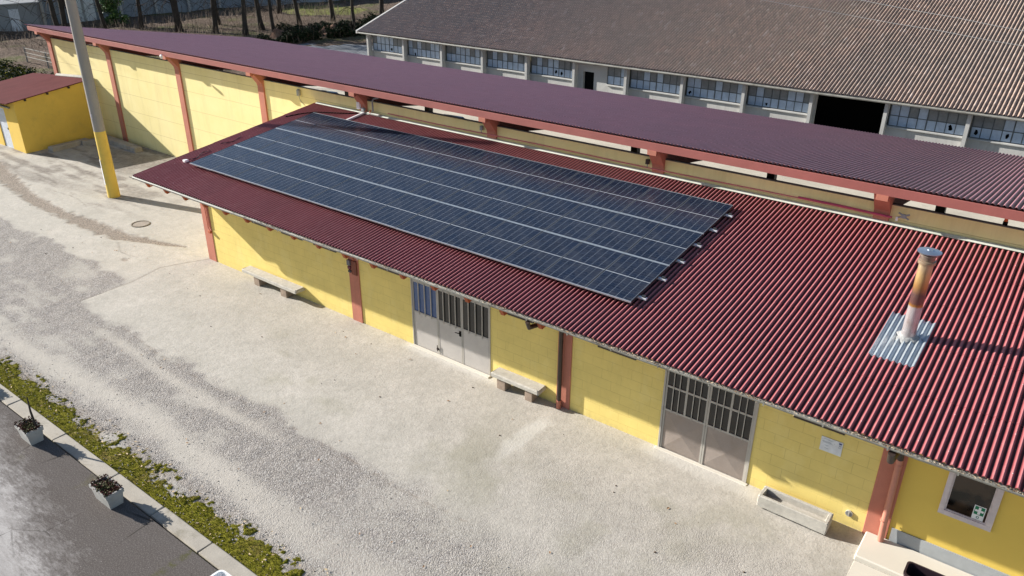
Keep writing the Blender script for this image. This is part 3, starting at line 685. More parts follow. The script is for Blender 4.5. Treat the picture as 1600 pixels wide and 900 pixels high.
    tag(b.build('downpipe', [simple('dark brown pipe', (.045, .028, .024), .4), M['pink']], ws, smooth='auto'), label='dark brown downpipe with terracotta foot')
    b = MB(); b.tube([(-1.27, -1.46, 2.96), (-1.27, -1.38, 2.76), (-1.27, -.25, 2.42), (-1.27, -.14, 2.3), (-1.26, -.14, 2.02)], .06, 12, 0); b.tube([(-1.26, -.14, 2.05), (-1.24, -.14, .6), (-1.22, -.16, .14)], .058, 12, 1)
    for z in (1.9, .62): b.tube([(-1.255, -.14, z-.012), (-1.255, -.14, z+.012)], .064, 12, 1)
    tag(b.build('downpipe', [M['darkmetal'], weathered('terracotta pipe', (.56, .24, .17), .5, .1, 3, 50, .1)], ws, smooth='auto'), label='terracotta downpipe with black elbow')
roof_ws()
def ws_doors():
    # three-leaf glazed door
    x0, x1, H = DOORS[0]; leaves = [(x0+.035, -12.5), (-12.5, -11.67), (-11.67, x1-.035)]
    d = MB(); d.box(x0, x0+.035, -.02, .06, 0, H); d.box(x1-.035, x1, -.02, .06, 0, H); d.box(x0+.035, x1-.035, -.02, .06, 2.06, H)
    dr = tag(d.build('door', M['dframe'], ws), label='pale three-leaf steel door with barred glass')
    for li, (a, c) in enumerate(leaves):
        b = MB(); a += .004; c -= .004; f = .035
        b.box(a, a+f, 0.0, .045, .07, 2.055); b.box(c-f, c, 0, .045, .07, 2.055); b.box(a+f, c-f, 0, .045, 1.09, 1.13); b.box(a+f, c-f, 0, .045, 1.985, 2.055)
        for k in range(1, 4):
            x = a+(c-a)*k/4; b.box(x-.011, x+.011, -.018, -.001, 1.06, 2.02)
        b.build('door_leaf', M['dframe'], dr)
        b = MB(); b.bbox(a+f, c-f, .006, .04, .07, 1.09, .003); b.build('sheet_panel', M['steel'], dr)
        b = MB(); b.box(a+f, c-f, .02, .028, 1.13, 1.985); b.build('pane', M['glassblue'] if li == 0 else M['glass'], dr)
    b = MB(); b.tube([(-11.74, -.05, .98), (-11.72, -.06, .985), (-11.86, -.06, .975)], .011, 6); b.bbox(-11.76, -11.70, -.02, -.001, .88, 1.03, .004); b.build('handle', M['black'], dr)
    b = MB(); b.tube([(-12.53, -.03, .16), (-12.53, -.03, .34)], .012, 6); b.box(-12.56, -12.50, -.03, -.001, .2, .25); b.build('bolt', M['darkmetal'], dr)
    b = MB(); b.bbox(x0-.02, x1+.02, -.13, -.0, .0, .075, .01); b.build('threshold', M['step'], ws)
    # two-leaf door with pyramid panels
    x0, x1, H = DOORS[1]; d = MB(); d.box(x0, x0+.04, -.02, .06, 0, H); d.box(x1-.05, x1, -.02, .06, 0, H); d.box(x0+.04, x1-.05, -.02, .06, H-.05, H)
    dr = tag(d.build('door', M['dframe'], ws), label='brownish two-leaf steel door with tall barred glass')
    for a, c in ((x0+.045, -4.95), (-4.942, x1-.055)):
        b = MB(); f = .04
        b.box(a, a+f, 0, .045, .06, H-.06); b.box(c-f, c, 0, .045, .06, H-.06); b.box(a+f, c-f, 0, .045, 1.06, 1.10); b.box(a+f, c-f, 0, .045, 1.655, 1.70); b.box(a+f, c-f, 0, .045, H-.11, H-.06)
        xm = (a+c)/2; b.box(xm-.022, xm+.022, -.003, .045, 1.10, 1.655); b.box(xm-.022, xm+.022, -.003, .045, 1.70, H-.11)
        for s_, e_ in ((a+f, xm-.022), (xm+.022, c-f)):
            for k in (1, 2):
                x = s_+(e_-s_)*k/3; b.box(x-.009, x+.009, -.014, -.004, 1.05, H-.08)
        b.build('door_leaf', M['dframe'], dr)
        b = MB(); A, C_, z0, z1 = a+f, c-f, .06, 1.06; xm = (A+C_)/2; zm = (z0+z1)/2
        b.add([(A, .015, z0), (C_, .015, z0), (C_, .015, z1), (A, .015, z1), (xm, -.03, zm)], [(0, 1, 4), (1, 2, 4), (2, 3, 4), (3, 0, 4)]); b.box(A, C_, .015, .04, z0, z1)
        b.build('sheet_panel', M['steel2'], dr)
        b = MB(); b.box(a+f, c-f, .02, .028, 1.10, H-.11); b.build('pane', M['glass'], dr)
    b = MB(); b.bbox(x0-.05, x1+.05, -.10, -.0, .0, .065, .012, jit=.004); b.build('threshold', M['step'], ws)
    # window on the plaster wall
    b = MB(); X0, X1, Z0, Z1 = -.48, .36, 1.17, 2.20
    for (a, c, e, g) in ((X0, X1, Z0, Z0+.095), (X0, X1, Z1-.09, Z1), (X0, X0+.085, Z0+.095, Z1-.09), (X1-.095, X1, Z0+.095, Z1-.09)):
        b.bbox(a, c, -.045, .02, e, g, .004)
    for (a, c, e, g) in ((X0+.085, X1-.095, Z0+.095, Z0+.12), (X0+.085, X0+.11, Z0+.12, Z1-.09), (X1-.12, X1-.095, Z0+.12, Z1-.09)):
        b.box(a, c, -.022, .03, e, g)
    w = b.build('window', M['pvc'], ws); b = MB(); b.box(X0+.11, X1-.12, -.005, .004, Z0+.12, Z1-.09)
    gm_ = Mat('brown reflecting glass', .1, 0, .5); gm_.col(gm_.mix(gm_.ramp(gm_.noise(1.4, 3, .5), [(.48, 0.0), (.55, 1.0)]), (.045, .03, .02), (.004, .004, .004)))
    b.build('pane', gm_.m, w)
    # round vent grille
    b = MB(); b.tube([(-1.87, -.03, .36), (-1.87, -.001, .36)], .07, 20, 0); b.tube([(-1.87, -.034, .36), (-1.87, -.0305, .36)], .055, 20, 1); b.box(-1.879, -1.861, -.046, -.0345, .31, .41, 0)
    b.build('vent_cap', [M['stone'], simple('grille metal', (.35, .36, .37), .4, .5)], ws)
    # small first aid sticker on the glass and plaque
    s = thing('first_aid_sign', (.11, -.02, 1.29), 'green and white first aid cross sticker inside the corner of the window', 'sign')
    b = MB(); b.box(.025, .205, -.0118, -.0062, 1.295, 1.585); b.build('card', M['white'], s)
    b = MB(); b.box(.040, .190, -.0148, -.0122, 1.400, 1.570); b.build('green_field', simple('sign green', (.0, .17, .075), .5), s)
    b = MB(); b.prism([(.095, 1.41), (.135, 1.41), (.135, 1.465), (.18, 1.465), (.18, 1.505), (.135, 1.505), (.135, 1.56), (.095, 1.56), (.095, 1.505), (.05, 1.505), (.05, 1.465), (.095, 1.465)], 'y', -.0152, -.0178); b.build('cross', M['white'], s)
    b = MB(); N = 20; b.add([(.115+.024*math.cos(6.2832*k/N), -.0125, 1.347+.024*math.sin(6.2832*k/N)) for k in range(N)]+[(.115+.013*math.cos(6.2832*k/N), -.0125, 1.347+.013*math.sin(6.2832*k/N)) for k in range(N)], [(k, (k+1) % N, (k+1) % N+N, k+N) for k in range(N)]); b.build('ring_mark', simple('sign green dark', (.0, .15, .10), .5), s)
    s = thing('wall_plaque', (-2.45, -.01, 1.5), 'white information plaque with a small blue flag on the yellow wall', 'sign')
    b = MB(); b.bbox(-2.65, -2.25, -.014, -.001, 1.53, 1.84, .002); b.build('board', simple('plaque white', (.70, .73, .76), .5), s)
    b = MB(); b.box(-2.32, -2.27, -.0172, -.0145, 1.785, 1.815); b.build('flag_mark', simple('plaque blue', (.02, .04, .22), .5), s)
    ink = simple('plaque grey ink', (.36, .40, .46), .6); b = MB()
    for (a, c, z, h) in ((-2.60, -2.43, 1.80, .010), (-2.53, -2.45, 1.785, .006), (-2.62, -2.45, 1.74, .012), (-2.60, -2.41, 1.722, .008), (-2.57, -2.48, 1.67, .006), (-2.55, -2.50, 1.655, .006), (-2.56, -2.49, 1.60, .009), (-2.315, -2.275, 1.74, .03), (-2.32, -2.28, 1.70, .018), (-2.40, -2.39, 1.75, .012)):
        x = a
        while x < c:
            w_ = random.uniform(.008, .028); b.box(x, min(x+w_, c), -.0168, -.0145, z, z+h); x += w_+.006
    b.build('text_lines', ink, s)
    # switch boxes on the second column
    s = thing('junction_box', (-15.72, -.05, 1.6), 'dark reddish junction box with switches high on the second column', 'junction box')
    b = MB(); b.bbox(-15.66, -15.46, -.075, -.032, 1.56, 1.98, .005); b.build('housing', simple('rust box', (.20, .06, .035), .7), s)
    b = MB(); b.bbox(-15.80, -15.68, -.11, -.032, 1.82, 1.98, .006); b.build('switch', simple('grey box', (.16, .15, .17), .6), s)
    b = MB(); b.bbox(-15.80, -15.69, -.09, -.032, 1.70, 1.78, .005); b.build('switch', simple('maroon box', (.15, .03, .05), .6), s)
    b = MB(); b.bbox(-15.79, -15.68, -.09, -.032, 1.60, 1.665, .005); b.build('switch', simple('dark box', (.05, .05, .06), .6), s)
    b = MB(); b.tube([(-15.56, -.06, 1.98), (-15.56, -.06, 2.9)], .012, 6); b.build('cable', M['orange'], s)
    # pipework on the end column
    s = thing('conduit', (-22.6, -.06, 1.3), 'thin reddish wall pipes high on the corner column of the workshop', 'pipe')
    b = MB(); b.tube([(-22.66, -.05, 2.95), (-22.64, -.05, 1.28), (-22.58, -.06, 1.22), (-22.50, -.07, 1.16)], .014, 6); b.tube([(-22.57, -.05, 2.95), (-22.57, -.05, 1.30)], .012, 6); b.build('pipe', M['pink'], s)
    b = MB(); b.bbox(-22.62, -22.50, -.10, -.022, 1.10, 1.18, .005); b.build('tap_box', M['orange'], s)
ws_doors()

# ------------------------------------------------------------------ solar panels
def solar():
    PW, PL = 1.143, 1.726; GX, GY = 1.1525, 1.742
    m = Mat('solar cells', .10, 0, .24)
    sp = m.n('ShaderNodeSeparateXYZ'); m.l(m.tc(), sp.inputs[0])
    x, y = sp.outputs[0], sp.outputs[1]
    def line(v, n, size, w, off=0):   # distance to cell borders
        t = m.math('MULTIPLY', m.math('ADD', v, size/2), n/size); f = m.math('FRACT', t)
        d = m.math('SUBTRACT', .5, m.math('ABSOLUTE', m.math('SUBTRACT', f, .5)))
        return m.math('LESS_THAN', m.math('MULTIPLY', d, size/n), w)
    cx = line(x, 6, PW-.044, .0042); cy = line(y, 18, PL-.05, .0016)
    bus = line(x, 60, PW-.044, .0006)
    mid = m.math('LESS_THAN', m.math('ABSOLUTE', y), .0085)
    fx = m.math('FLOOR', m.math('MULTIPLY', x, 6/(PW-.044))); fy = m.math('FLOOR', m.math('MULTIPLY', y, 18/(PL-.05)))
    oi = m.n('ShaderNodeObjectInfo'); cb = m.n('ShaderNodeCombineXYZ'); m.l(fx, cb.inputs[0]); m.l(fy, cb.inputs[1]); m.l(oi.outputs['Random'], cb.inputs[2])
    wn = m.n('ShaderNodeTexWhiteNoise'); m.l(cb.outputs[0], wn.inputs['Vector'])
    base = m.mix(wn.outputs['Value'], (.004, .008, .021), (.006, .012, .030))
    base = m.mix(m.math('MULTIPLY', oi.outputs['Random'], .35), base, (.014, .021, .040))
    base = m.mix(m.math('MULTIPLY', bus, .25), base, (.16, .19, .24))
    base = m.mix(m.math('MULTIPLY', cy, .35), base, (.20, .24, .30))
    base = m.mix(m.math('MULTIPLY', cx, .42), base, (.36, .40, .45))
    base = m.mix(m.math('MULTIPLY', mid, .7), base, (.60, .64, .68))
    dust = m.ramp(m.noise(2.5, 5, .7), [(.4, 0.0), (.8, .10)]); base = m.mix(dust, base, (.30, .28, .25))
    m.col(base); m.p.inputs['Roughness'].default_value = .20
    cellm = m.m
    proto = thing('solar_panel', (0, 0, 0), 'x', 'solar panel', 'solar panels on the red workshop roof')
    b = MB(); h = .035; a, c = PW/2, PL/2; fs_, fl = .006, .021
    b.box(-a, a, -c, -c+fl, -h, 0, 0); b.box(-a, a, c-fl, c, -h, 0, 0); b.box(-a, -a+fs_, -c+fl, c-fl, -h, 0, 1); b.box(a-fs_, a, -c+fl, c-fl, -h, 0, 1)
    b.build('frame', [M['alu'], M['aludark']], proto)
    b = MB(); b.box(-a+fs_, a-fs_, -c+fl, c-fl, -.012, -.003); b.build('cell_glass', cellm, proto)
    x0 = -23.0+.567; t0 = 1.31/QC
    ords = ['first', 'second', 'third', 'fourth', 'fifth', 'sixth', 'seventh', 'eighth', 'ninth', 'tenth', 'eleventh', 'twelfth', 'thirteenth', 'fourteenth']
    rown = ['bottom row nearest the eave', 'middle row', 'top row nearest the flashing']
    first = True
    for r in range(3):
        for k in range(14):
            o = proto if first else copy_tree(proto); first = False
            px = -23.0+.567+GX*k; s = (PL/2+.0) + GY*r    # along slope from the array foot
            yb, zb = -.075, rz(-.075)
            h_ = .125+.002*math.sin(k*2.1+r)
            o.location = (px, yb+s*QC-h_*QS, zb+s*QS+h_*QC); o.rotation_euler = (.13272+R(random.uniform(-.12, .12)), R(random.uniform(-.12, .12)), 0)
            if k == 0: w = 'leftmost solar panel of the '
            elif k == 13: w = 'rightmost solar panel of the '
            else: w = ords[k]+' solar panel from the left in the '
            o['label'] = w+rown[r]
    # mounting rails
    for i, y in enumerate((4.62, 3.74, 2.88, 2.02, 1.14, .26)):
        rl = thing('mounting_rail', (-15, y, rz(y)), ['topmost', 'second from the top', 'third from the top', 'third from the bottom', 'second from the bottom', 'lowest'][i]+' aluminium mounting rail poking out right of the solar panels', 'rail', 'mounting rails under the solar panels')
        b = MB(); z = rz(y); b.bbox(-23.02, -6.69, y-.035, y+.035, z+.038, z+.082, .003); b.build('rail', simple('bright rail', (.75, .80, .84), .3, .3), rl)
        b = MB(); b.box(-6.80, -6.72, y-.025, y+.025, z+.083, z+.125); b.build('end_clamp', M['aludark'], rl)
    # cables at the array
    s = thing('cable_conduit', (-21.3, 5.6, 4.05), 'white conduit running from the solar panels to the wall box on the column', 'conduit')
    b = MB(); b.bbox(-21.42, -21.34, 5.0, 6.05, -.0, .06, .01)
    b.v = [(x, y, z+rz(y)+.012) for x, y, z in b.v]; b.build('trunking', M['white'], s)
    s = thing('black_cable', (-23.5, 5.4, 4.02), 'black cable lying across the roof corner above the top left panel', 'cable')
    pts = [(-23.9, 4.5), (-23.6, 5.0), (-23.2, 5.35), (-22.6, 5.55), (-22.0, 5.75), (-21.6, 5.95)]
    b = MB(); b.tube([(x, y, rz(y)+.02) for x, y in pts], .018, 6); b.build('cable', M['black'], s)
    for nm, pts, lab in (('roof_bracket', [(-23.50, .2), (-23.45, .45), (-23.62, .8), (-23.55, 1.05)], 'small pale bracket with a wire beside the bottom left solar panel'), ('roof_bracket', [(-23.75, 1.6), (-23.6, 2.0), (-23.7, 2.4)], 'twisted wire bracket left of the middle solar panel row')):
        s = thing(nm, (pts[0][0], pts[0][1], rz(pts[0][1])), lab, 'bracket'); b = MB(); b.tube([(x, y, rz(y)+.03+.02*math.sin(9*y)) for x, y in pts], .012, 5); b.build('wire', M['aludark'], s)
        if lab.startswith('small'):
            b = MB(); b.bbox(-23.60, -23.46, .02, .16, rz(.1)-.0, rz(.1)+.07, .01); b.build('foot', M['white'], s)
solar()

# ------------------------------------------------------------------ stone furniture at the wall
def bench(x0, x1, legs, label, ztop=.46, y0=-.37, y1=.0):
    t = thing('stone_bench', ((x0+x1)/2, (y0+y1)/2, .05), label, 'bench', 'stone benches along the workshop wall')
    b = MB(); n = 14
    def top(u, v): x = x0+(x1-x0)*u; return (x+.02*noise.noise((v*3, 1, x0)), y0+(y1-y0)*v+.02*noise.noise((x*2, 0, v*2)), ztop+.008*noise.noise((x*4, v*4, 0)))
    b.bbox(x0, x1, y0, y1-.004, ztop-.11, ztop, .025, jit=.008); b.build('seat', M['stone'], t)
    for a, c in legs:
        b = MB(); b.bbox(a, c, y0+.04, y1-.07, .03, ztop-.11, .01, jit=.004)
        b.box(a+.03, (a+c)/2-.015, y0+.034, y0+.043, .09, ztop-.15, 1) if False else None
        b.build('leg', M['brickleg'], t)
bench(-20.6, -17.93, [(-20.05, -19.78), (-18.74, -18.46)], 'long pale stone bench on two block legs beside the left end of the yellow wall')
bench(-10.45, -9.0, [(-10.28, -10.02), (-9.42, -9.2)], 'short pale stone bench between the three-leaf door and the dark downpipe')
t = thing('stone_trough', (-2.78, -.38, .06), 'hollow granite trough standing below the white plaque', 'trough')
b = MB(); x0, x1, y0, y1, z0, z1 = -3.47, -2.10, -.58, -.18, .10, .355
b.bbox(x0, x1, y0, y0+.07, z0, z1, .015, jit=.006); b.bbox(x0, x1, y1-.07, y1, z0, z1, .015, jit=.006); b.bbox(x0+.001, x0+.08, y0+.071, y1-.071, z0, z1-.005, .012, jit=.004); b.bbox(x1-.08, x1-.001, y0+.071, y1-.071, z0, z1-.005, .012, jit=.004); b.box(x0+.081, x1-.081, y0+.071, y1-.071, z0, z0+.10)
b.build('basin', M['stone'], t)
for a in (-3.25, -2.45): b = MB(); b.bbox(a, a+.2, -.54, -.22, .02, .098, .01, jit=.003); b.build('foot', M['stone'], t)
b = MB(); b.bbox(-1.5, 5.6, -.83, -.034, -.05, .155, .02, jit=.002); o = b.build('step', M['step']); tag(o, 'pale cement doorstep slab along the plaster wall under the window', 'step')
b = MB(); b.bbox(-1.48, -.30, -1.35, -.86, -.05, .060, .01, jit=.004); b.bbox(-.28, 1.4, -1.38, -.86, -.05, .063, .01, jit=.004); o = b.build('paving_slab', M['step']); tag(o, 'flat pale paving slabs in front of the doorstep', 'paving')
def binbox():
    t = thing('plastic_planter', (-.25, -1.1, .155), 'dark hollow plastic box on the doorstep at the bottom right', 'planter box')
    b = MB(); x0, x1, y0, y1, z0, z1 = -.64, .30, -1.30, -.92, .06, .60; w = .03
    def rr(i, z): 
        r = .07; pts = []
        for (cx, cy, a0) in ((x0+i+r, y0+i+r, 180), (x1-i-r, y0+i+r, 270), (x1-i-r, y1-i-r, 0), (x0+i+r, y1-i-r, 90)):
            for k in range(4): a = R(a0+k*30); pts.append((cx+r*math.cos(a), cy+r*math.sin(a), z))
        return pts
    rings = [rr(.03, z0), rr(.0, z1-.03), rr(-.012, z1-.03), rr(-.012, z1), rr(.02, z1), rr(.035, z0+.08)]; n = 16; vs = sum(rings, [])
    fs = [(i*n+k, i*n+(k+1) % n, (i+1)*n+(k+1) % n, (i+1)*n+k) for i in range(5) for k in range(n)]; b.add(vs[:], fs, 0); b.add(rings[0], [tuple(reversed(range(n)))]); b.add(rings[5], [tuple(range(n))])
    b.build('shell', simple('dark plum plastic', (.035, .022, .028), .35), t, smooth='auto')
binbox()
# platform planters
def leafball(b, c, rad, n, s, ms, flat=.6):
    for k in range(n):
        u = Vector((random.gauss(0, 1), random.gauss(0, 1), random.gauss(0, 1))).normalized()*random.random()**.4
        p = Vector((c[0]+u.x*rad[0], c[1]+u.y*rad[1], c[2]+u.z*rad[2])); q = Vector((random.uniform(-1, 1), random.uniform(-1, 1), random.uniform(-.3, 1))).normalized()
        e = q.cross(Vector((0, 0, 1)) if abs(q.z) < .9 else Vector((1, 0, 0))).normalized(); f = q.cross(e); t = s*random.uniform(.6, 1.4)
        b.add([p-e*t, p-f*t*flat, p+e*t, p+f*t*flat+q*t*.3], [(0, 1, 2), (0, 2, 3)], random.choice(ms))
def planter(x, y, L, Wd, label, rot=0, stick=False, red=.6):
    t = thing('concrete_planter', (x, y, .20), label, 'planter', 'concrete planters on the platform edge')
    H = .36; z0 = .20; b = MB(); c, s = math.cos(rot), math.sin(rot)
    def ring(i, z): return [(x+c*a-s*e, y+s*a+c*e, z) for a, e in ((-L/2+i, -Wd/2+i), (L/2-i, -Wd/2+i), (L/2-i, Wd/2-i), (-L/2+i, Wd/2-i))]
    rings = [ring(.05, z0), ring(.02, z0+H*.75), ring(0, z0+H*.78), ring(0, z0+H), ring(.035, z0+H), ring(.045, z0+H-.06)]
    vs = sum(rings, []); fs = [(i*4+k, i*4+(k+1) % 4, (i+1)*4+(k+1) % 4, (i+1)*4+k) for i in range(5) for k in range(4)]+[(3, 2, 1, 0)]
    b.add(vs, fs); b.build('box', weathered('grey planter concrete', (.42, .41, .39), .9, .15, 5, 60, .3, .004, stain=(.25, .25, .23), stain_amt=.5), t)
    b = MB(); b.add(ring(.046, z0+H-.05), [(0, 1, 2, 3)]); b.build('soil', M['soil'], t)
    b = MB(); n = int(900*L)
    for k in range(n):
        a = random.uniform(-L/2, L/2)*1.0; e = random.uniform(-Wd/2, Wd/2)*1.0; px, py = x+c*a-s*e, y+s*a+c*e
        edge = max(abs(a)/(L/2), abs(e)/(Wd/2)); leafball(b, (px, py, z0+H+random.uniform(-.05, .03)+(.03 if edge > .75 else 0)), (.025, .025, .02), 3, .016, [0] if random.random() < edge*red*1.1 else [1, 1, 0, 2])
    b.build('foliage', [M['redleaf'], simple('dull olive leaves', (.07, .075, .022), .7), simple('bright small leaves', (.14, .14, .04), .7)], t)
    if stick:
        b = MB(); b.tube([(x+.2, y+.08, z0+H-.05), (x+.06, y+.10, z0+H+.35), (x-.08, y+.16, z0+H+.62)], [.028, .022, .015], 8); b.build('stake', simple('dark stake', (.05, .035, .025), .8), t)
    return t
planter(-13.70, -8.42, .66, .36, 'concrete planter of low red-edged plants on the platform, nearer the bottom of the photo')
planter(-16.98, -8.42, .56, .36, 'concrete planter with a leaning dark stake and low red plants at the platform edge', stick=True)
planter(-20.75, -8.38, .66, .36, 'concrete planter at the far left of the platform edge, only its shadow showing')
t = thing('white_planter', (-10.1, -8.33, .2), 'white hollow plastic planter at the bottom edge beside the kerb', 'planter')
b = MB(); x, y = -9.93, -8.42
def rrw(r, z): return [(x+r*1.0*(1 if k in (0, 1, 7, 6) else 1)*math.copysign(abs(math.cos(a))**.55, math.cos(a))*1.35, y+r*math.copysign(abs(math.sin(a))**.55, math.sin(a)), z) for k in range(20) for a in (6.2832*k/20+.01,)]
rings = [rrw(.10, .2), rrw(.145, .44), rrw(.16, .44), rrw(.16, .465), rrw(.130, .465), rrw(.11, .28)]; n = 20
b.add(sum(rings, []), [(i*n+k, i*n+(k+1) % n, (i+1)*n+(k+1) % n, (i+1)*n+k) for i in range(5) for k in range(n)]+[tuple(range(5*n, 6*n))]); b.build('pot', M['white'], t, smooth='auto')

# ------------------------------------------------------------------ lamp pole
t = thing('concrete_pole', (-31.78, 1.40, 0), 'tall grey concrete pole with a yellow painted foot and paper notices', 'pole')
b = MB(); b.tube([(-31.78, 1.40, z) for z in (2.75, 5, 8, 11.5)], [.215, .20, .18, .155], 26)
pm = weathered('old pole concrete', (.30, .285, .265), .9, .12, 1.2, 50, .3, .004, stain=(.20, .185, .17), stain_amt=.5, streak=True)
b.build('shaft', pm, t, smooth='auto')
b = MB(); b.tube([(-31.78, 1.40, z) for z in (-.1, 0, 1.2, 2.75)], [.245, .24, .228, .218], 26); b.build('painted_foot', weathered('yellow pole paint', (.70, .50, .10), .7, .08, 2, 40, .15, .003, stain=(.45, .32, .08), stain_amt=.5), t, smooth='auto')
def curved_card(b, z0, z1, a0, a1, r, zs=0):
    N = 10; vs = []
    for k in range(N+1):
        a = a0+(a1-a0)*k/N
        for z in (z0, z1): vs.append((-31.78+r*math.cos(a), 1.40+r*math.sin(a), z))
    b.add(vs, [(2*k, 2*k+2, 2*k+3, 2*k+1) for k in range(N)])
s = thing('paper_notice', (-31.7, 1.17, .8), 'tall white paper notice wrapped on the yellow foot of the pole', 'notice'); b = MB(); curved_card(b, .55, 1.62, -2.60, -1.55, .242); b.build('sheet', M['white'], s)
s = thing('paper_notice', (-31.65, 1.2, 3.2), 'small grey plate fixed to the grey pole shaft above the yellow paint', 'notice'); b = MB(); curved_card(b, 3.28, 3.46, -1.65, -1.1, .222); b.build('sheet', simple('grey tag', (.42, .40, .42), .6), s)
# manhole cover
t = thing('manhole_cover', (-28, .36, 0), 'round rusty manhole ring sunk in the concrete near the pole', 'manhole'); b = MB(); N = 36
def ringp(r, z): return [(-27.95+r*math.cos(6.2832*k/N)*(1+.02*math.sin(3*k)), .36+r*.95*math.sin(6.2832*k/N), z) for k in range(N)]
b.add(ringp(.36, .0)+ringp(.35, .022)+ringp(.31, .024)+ringp(.30, .006), [(i*N+k, i*N+(k+1) % N, (i+1)*N+(k+1) % N, (i+1)*N+k) for i in range(3) for k in range(N)]); b.build('rim', weathered('rim cement', (.20, .17, .13), .9, .2, 8, 50, .5), t)
b = MB(); b.add(ringp(.30, .008), [tuple(range(N))]); b.build('lid', weathered('lid', (.34, .29, .24), .9, .2, 6, 50, .6, .01), t)

# ------------------------------------------------------------------ long shelter with maroon roof
sh = thing('vehicle_shelter', (-21, 12, 0), 'long open vehicle shelter with cream panel wall and maroon corrugated roof', 'building')
CX = [-3.62-5.97*k for k in range(8)] + [2.35]
CX.sort()
def crz(y): return 5.215-(y-5.66)*math.tan(R(9))
for i in range(len(CX)):
    x = CX[i]
    b = MB(); poly = [(6.34, -.5), (6.34, 5.02), (5.74, 5.02), (5.74, 4.88), (6.10, 4.42), (6.13, 4.3), (6.13, -.1)]
    b.prism(poly, 'x', x-.18, x+.18)
    b.prism([(5.60, 4.80), (5.60, 4.93), (5.739, 4.93), (5.739, 4.80)], 'x', x-.10, x+.17)
    c = b.build('column', M['pink'], sh)
    b = MB(); y0, y1 = 6.345, 19.1; b.prism([(y0, crz(y0)-.08), (y1, crz(y1)-.08), (y1, crz(y1)-.28), (16, crz(16)-.80), (y0, crz(y0)-.80)], 'x', x-.12, x+.12); b.build('rafter_beam', M['pinkbeam'], sh)
    b = MB(); b.box(x-.15, x+.15, 15.85, 16.15, -.5, crz(16)-.79); b.build('post', M['darkmetal'], sh)
    if i+1 < len(CX):
        b = MB(); b.box(x+.181, CX[i+1]-.181, 6.2, 6.27, -.1, 4.56); p = b.build('wall_panel', M['cream'], sh)
        b = MB(); b.box(x+.181, CX[i+1]-.181, 6.192, 6.278, 4.561, 4.59); b.build('coping', simple('dark coping', (.10, .09, .085), .7), p)
b = MB(); b.bbox(-46.2, 5.2, 5.615, 5.738, 4.93, 5.145, .006); b.build('fascia_beam', M['pinkbeam'], sh)
for x in (-46.2,):
    b = MB(); b.prism([(5.62, 5.14), (19.2, crz(19.2)-.07), (19.2, crz(19.2)-.27), (5.62, 4.95)], 'x', x-.08, x-.001); b.build('barge_board', M['pinkbeam'], sh)
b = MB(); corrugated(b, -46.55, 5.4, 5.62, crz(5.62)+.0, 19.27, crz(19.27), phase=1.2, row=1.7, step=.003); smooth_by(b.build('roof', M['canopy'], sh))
b = MB(); b.prism([(5.75, crz(5.75)-.066), (19.1, crz(19.1)-.066), (19.1, crz(19.1)-.060), (5.75, crz(5.75)-.060)], 'x', -46.2, 5.2); b.build('light_stop_deck', M['darkmetal'], sh)  # unseen sheet that stops light under the shelter roof
# things fixed on that wall
s = thing('wall_siren', (-25.1, 6.12, 4.2), 'small grey wall siren hanging high on the cream wall left of the roof corner', 'siren'); b = MB(); b.bbox(-25.17, -25.03, 6.06, 6.19, 4.26, 4.50, .03); b.build('housing', M['grey'], s); b = MB(); b.tube([(-25.1, 6.12, 4.25), (-25.1, 6.17, 4.05), (-24.9, 6.19, 3.9)], .01, 5); b.build('cable', M['grey'], s)
s = thing('wall_pipe', (-20.9, 6.1, 4.4), 'grey elbow pipe rising beside the column above the solar roof', 'pipe'); b = MB(); b.tube([(-20.95, 6.08, 4.25), (-20.95, 6.08, 4.62), (-20.92, 6.12, 4.70), (-20.75, 6.2, 4.74)], .03, 8); b.build('pipe', M['grey'], s)
s = thing('junction_box', (-21.6, 6.05, 4.2), 'cluster of pale electrical boxes at the foot of the shelter column behind the panels', 'junction box')
b = MB(); b.bbox(-21.75, -21.60, 6.02, 6.12, 4.25, 4.50, .01); b.build('housing', M['white'], s)
b = MB(); b.bbox(-21.50, -21.36, 6.00, 6.10, 4.20, 4.32, .01); b.build('cover', M['grey'], s)
b = MB(); b.bbox(-21.2, -20.6, 6.00, 6.10, 4.16, 4.20, .01); b.build('tray', M['flash'], s)
b = MB(); b.tube([(-21.05, 6.0, 4.2), (-21.02, 6.05, 4.30)], .02, 6); b.build('gland', simple('orange plug', (.7, .15, .06), .5), s)
s = thing('wall_pipe', (-12, 6.09, 4.27), 'long thin red pipe running along the wall above the pale flashing', 'pipe')
b = MB(); xx = [-20.2+.8*k for k in range(26)]; b.tube([(x, 6.085, 4.285+.012*math.sin(x*.8)) for x in xx if x < -3.2], .018, 8, 0); b.build('pipe', M['red'], s, smooth='auto')
s = thing('wall_pipe', (-4.8, 6.04, 4.3), 'thick magenta pipe fixed across the column near the flue', 'pipe')
b = MB(); b.tube([(-5.6, 6.06, 4.33), (-4.6, 6.055, 4.335), (-3.36, 6.05, 4.31)], .024, 8); b.build('pipe', M['magenta'], s, smooth='auto')
for x, lab, mt in ((-9.93, 'small grey lamp bracket left of the middle shelter column', 'darkmetal'), (-15.98, 'small grey switch box left of a shelter column above the red pipe', 'grey')):
    s = thing('wall_box', (x, 6.1, 4.35), lab, 'fitting'); b = MB(); b.bbox(x-.05, x+.05, 6.1, 6.19, 4.36, 4.50, .01); b.build('box', M[mt], s)
    b = MB(); b.tube([(x, 6.14, 4.36), (x, 6.14, 4.28)], .012, 6); b.build('stem', M['grey'], s)
s = thing('wall_bracket', (-3.2, 6.1, 4.3), 'grey cross-shaped metal bracket on the wall right of the last column', 'bracket')
b = MB()
